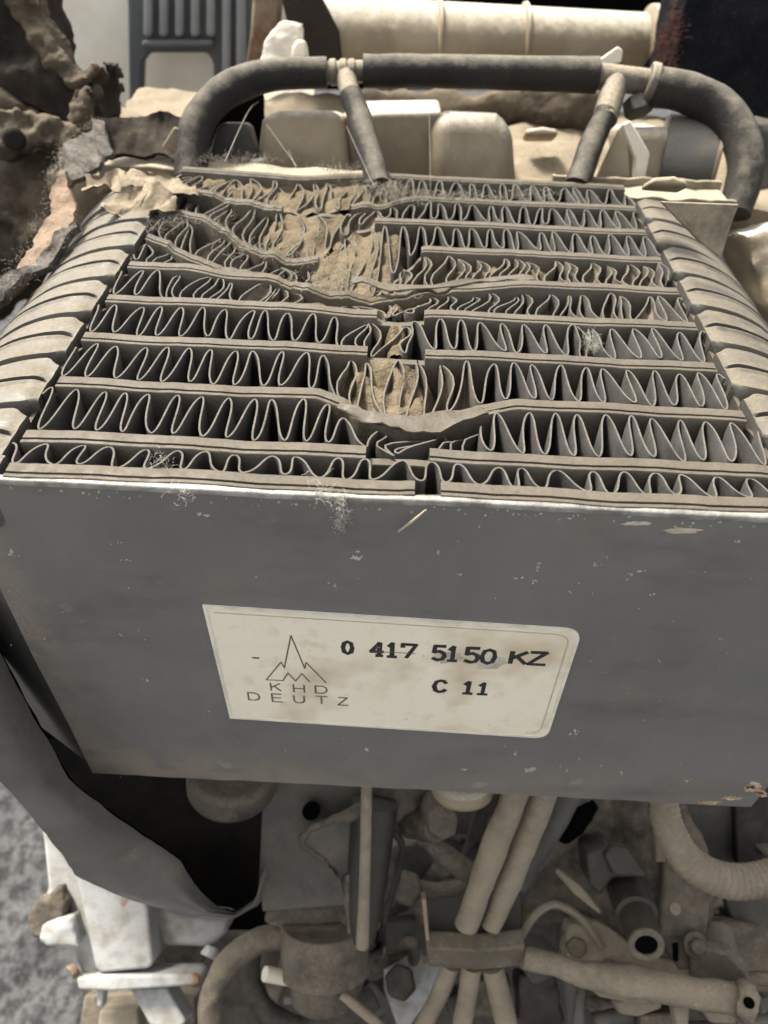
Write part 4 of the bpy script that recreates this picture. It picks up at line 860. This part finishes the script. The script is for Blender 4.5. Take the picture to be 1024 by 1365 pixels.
slab([(880, 1010), (976, 1010), (982, 1155), (890, 1155)], 15.6, 20, .2).build('light_half', M['grey'], t, bevel=.03)
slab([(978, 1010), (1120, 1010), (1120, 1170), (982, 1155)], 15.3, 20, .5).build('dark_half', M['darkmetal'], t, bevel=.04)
mb = MB(); mb.tube([P(1015, 1196, 14.9), P(1015, 1206, 14.6)], .72, n=36, sub=2); tag(mb.build('pulley_cap', M['grey'], bevel=.1), 'round grey cap at the right edge under the ribbed hose', 'cap')
hose('grey upright strut below the casting', [P(*p) for p in ((755, 1220, 14.9), (758, 1280, 14.8), (764, 1345, 14.7), (772, 1400, 14.7))], .2, 'grey', name='strut', cat='strut', n=12)

# smaller fittings seen among the pipes
def bolt_on(parent, px, py, d, r, mat='tan', look=(0, -.5, .86), n=6, name='bolt_head'):
    c_ = P(px, py, d); a_ = Vector(look).normalized()
    mb = MB(); mb.tube([c_-a_*r*.9, c_-a_*r*.35], r*1.45, n=18, sub=1); w_ = mb.build('washer', M[mat], parent, bevel=.02)
    mb = MB(); mb.tube([c_-a_*r*.4, c_+a_*r*.55], r, n=n, sub=1); return mb.build(name, M[mat], parent, bevel=.04)
ic = bpy.data.objects['injector_casting']; pc = bpy.data.objects['pump_casting']
for a in ((768, 1262, 14.0, .2), (812, 1290, 13.9, .17), (930, 1262, 13.6, .16)): bolt_on(ic, *a)
bolt_on(bpy.data.objects['solenoid'], 462, 1222, 13.95, .11, 'tan')
hose('dark thin wire dropping from the greasy ledge behind the hexagon nut', [P(*p) for p in ((512, 1092, 14.0), (536, 1128, 14.1), (528, 1170, 14.3), (512, 1228, 14.5))], .07, 'darkmetal', name='thin_wire', cat='wire', n=8, group=G2)
hose('tan wire arching from the clip over to the casting', [P(*p) for p in ((694, 1250, 13.7), (716, 1216, 13.8), (742, 1206, 13.9), (776, 1226, 13.9), (800, 1262, 13.9))], .075, 'pipe', name='thin_wire', cat='wire', n=8, group=G2)
hose('dusty cable running along the tan ledge to the right edge', [P(*p) for p in ((930, 1306, 13.9), (970, 1312, 13.6), (1010, 1304, 13.6), (1060, 1310, 13.7))], .13, 'tan', name='thin_cable', cat='cable', n=10, group=G2)
hose('grey cable along the bottom edge under the conduit end', [P(*p) for p in ((790, 1362, 14.4), (850, 1352, 14.6), (930, 1372, 14.2), (1040, 1362, 14.2))], .14, 'grey', name='thin_cable', cat='cable', n=10, group=G2)
tag(lumpy(slab([(756, 1232), (800, 1228), (862, 1272), (940, 1292), (940, 1312), (820, 1304), (756, 1296)], 13.95, 55, .35), .06, .07, 2, 8).build('casting_ledge', M['pipe']), 'paler dusty ledge running along above the conduit', 'engine part')
tag(lumpy(slab([(690, 1300), (745, 1300), (760, 1400), (690, 1400)], 15.6, 60, .6), .1, .1, 1.4, 8).build('dark_bracket', M['hexdark']), 'dark bracket in the shade under the conduit', 'bracket')
tag(slab([(640, 1062), (664, 1058), (640, 1120), (616, 1150)], 14.6, 40, .3).build('shadow_web', M['darkmetal'], bevel=.05), 'dark web between the hexagon nut and the tan pipes', 'engine part')

# ------------------------------------------------------------------ lint, straw and threads lying on the cooler
mb = MB()
for px, py, n, sx, L in [(600, 262, 110, .45, .5), (540, 262, 80, .3, .45), (690, 258, 60, .4, .4), (500, 250, 80, .3, .5), (460, 225, 70, .3, .4), (300, 215, 90, .35, .35), (340, 213, 60, .3, .35), (400, 345, 45, .35, .4), (340, 332, 40, .3, .4), (460, 378, 30, .4, .5), (230, 295, 40, .12, .3), (205, 300, 30, .1, .3), (520, 250, 60, .25, .4), (440, 372, 25, .3, .4), (275, 295, 30, .25, .4)]:
    strands(mb, PZp(px, py, .04), n*2, (sx, .10, .03), L*.45, .0024, 1.0, .0)
tag(mb.build('lint', M['web'], kind='stuff'), 'grey lint and cobweb caught on the rear rail and dents', 'lint', kind='stuff')
mb = MB()
for px, py, n, s_, L in [(455, 672, 14, .05, .3), (457, 688, 22, .05, .22), (452, 700, 12, .04, .22), (430, 655, 8, .1, .4), (792, 462, 26, .05, .2), (785, 452, 10, .08, .4), (212, 620, 10, .1, .3), (240, 655, 6, .1, .3)]:
    q = PYp(px, py, PF-.05) if py > 660 else PZp(px, py, .02); strands(mb, q, n*6, (s_*.6, .02, s_*.9), L*.4, .0014, 1.0, -.1)
tag(mb.build('white_fluff', M['fluff'], kind='stuff'), 'white fluff hanging over the plate edge and in the fins', 'lint', kind='stuff')
mb = MB()
for pts in ([(300, 215, 12.5), (330, 150, 14), (345, 135, 14.6)], [(462, 168, 14), (490, 230, 13), (500, 250, 12.6)], [(385, 200, 14.4), (395, 225, 13.2)], [(770, 435, 8.8), (790, 455, 8.7)], [(572, 135, 14.2), (574, 250, 13.2)], [(355, 165, 14.4), (396, 222, 13.2)]):
    mb.tube([P(*p) for p in pts], .004, n=3, sub=4)
tag(mb.build('cobweb_threads', M['fluff'], kind='stuff'), 'single cobweb threads stretched before the cream covers', 'cobweb', kind='stuff')
mb = MB(); mb.tube([plate_pt(531, 704, .05), plate_pt(548, 688, .09), plate_pt(568, 671, .1)], [.01, .016, .01], n=6); tag(mb.build('straw_stalk', M['straw']), 'short tan straw stalk leaning on the plate edge', 'straw')
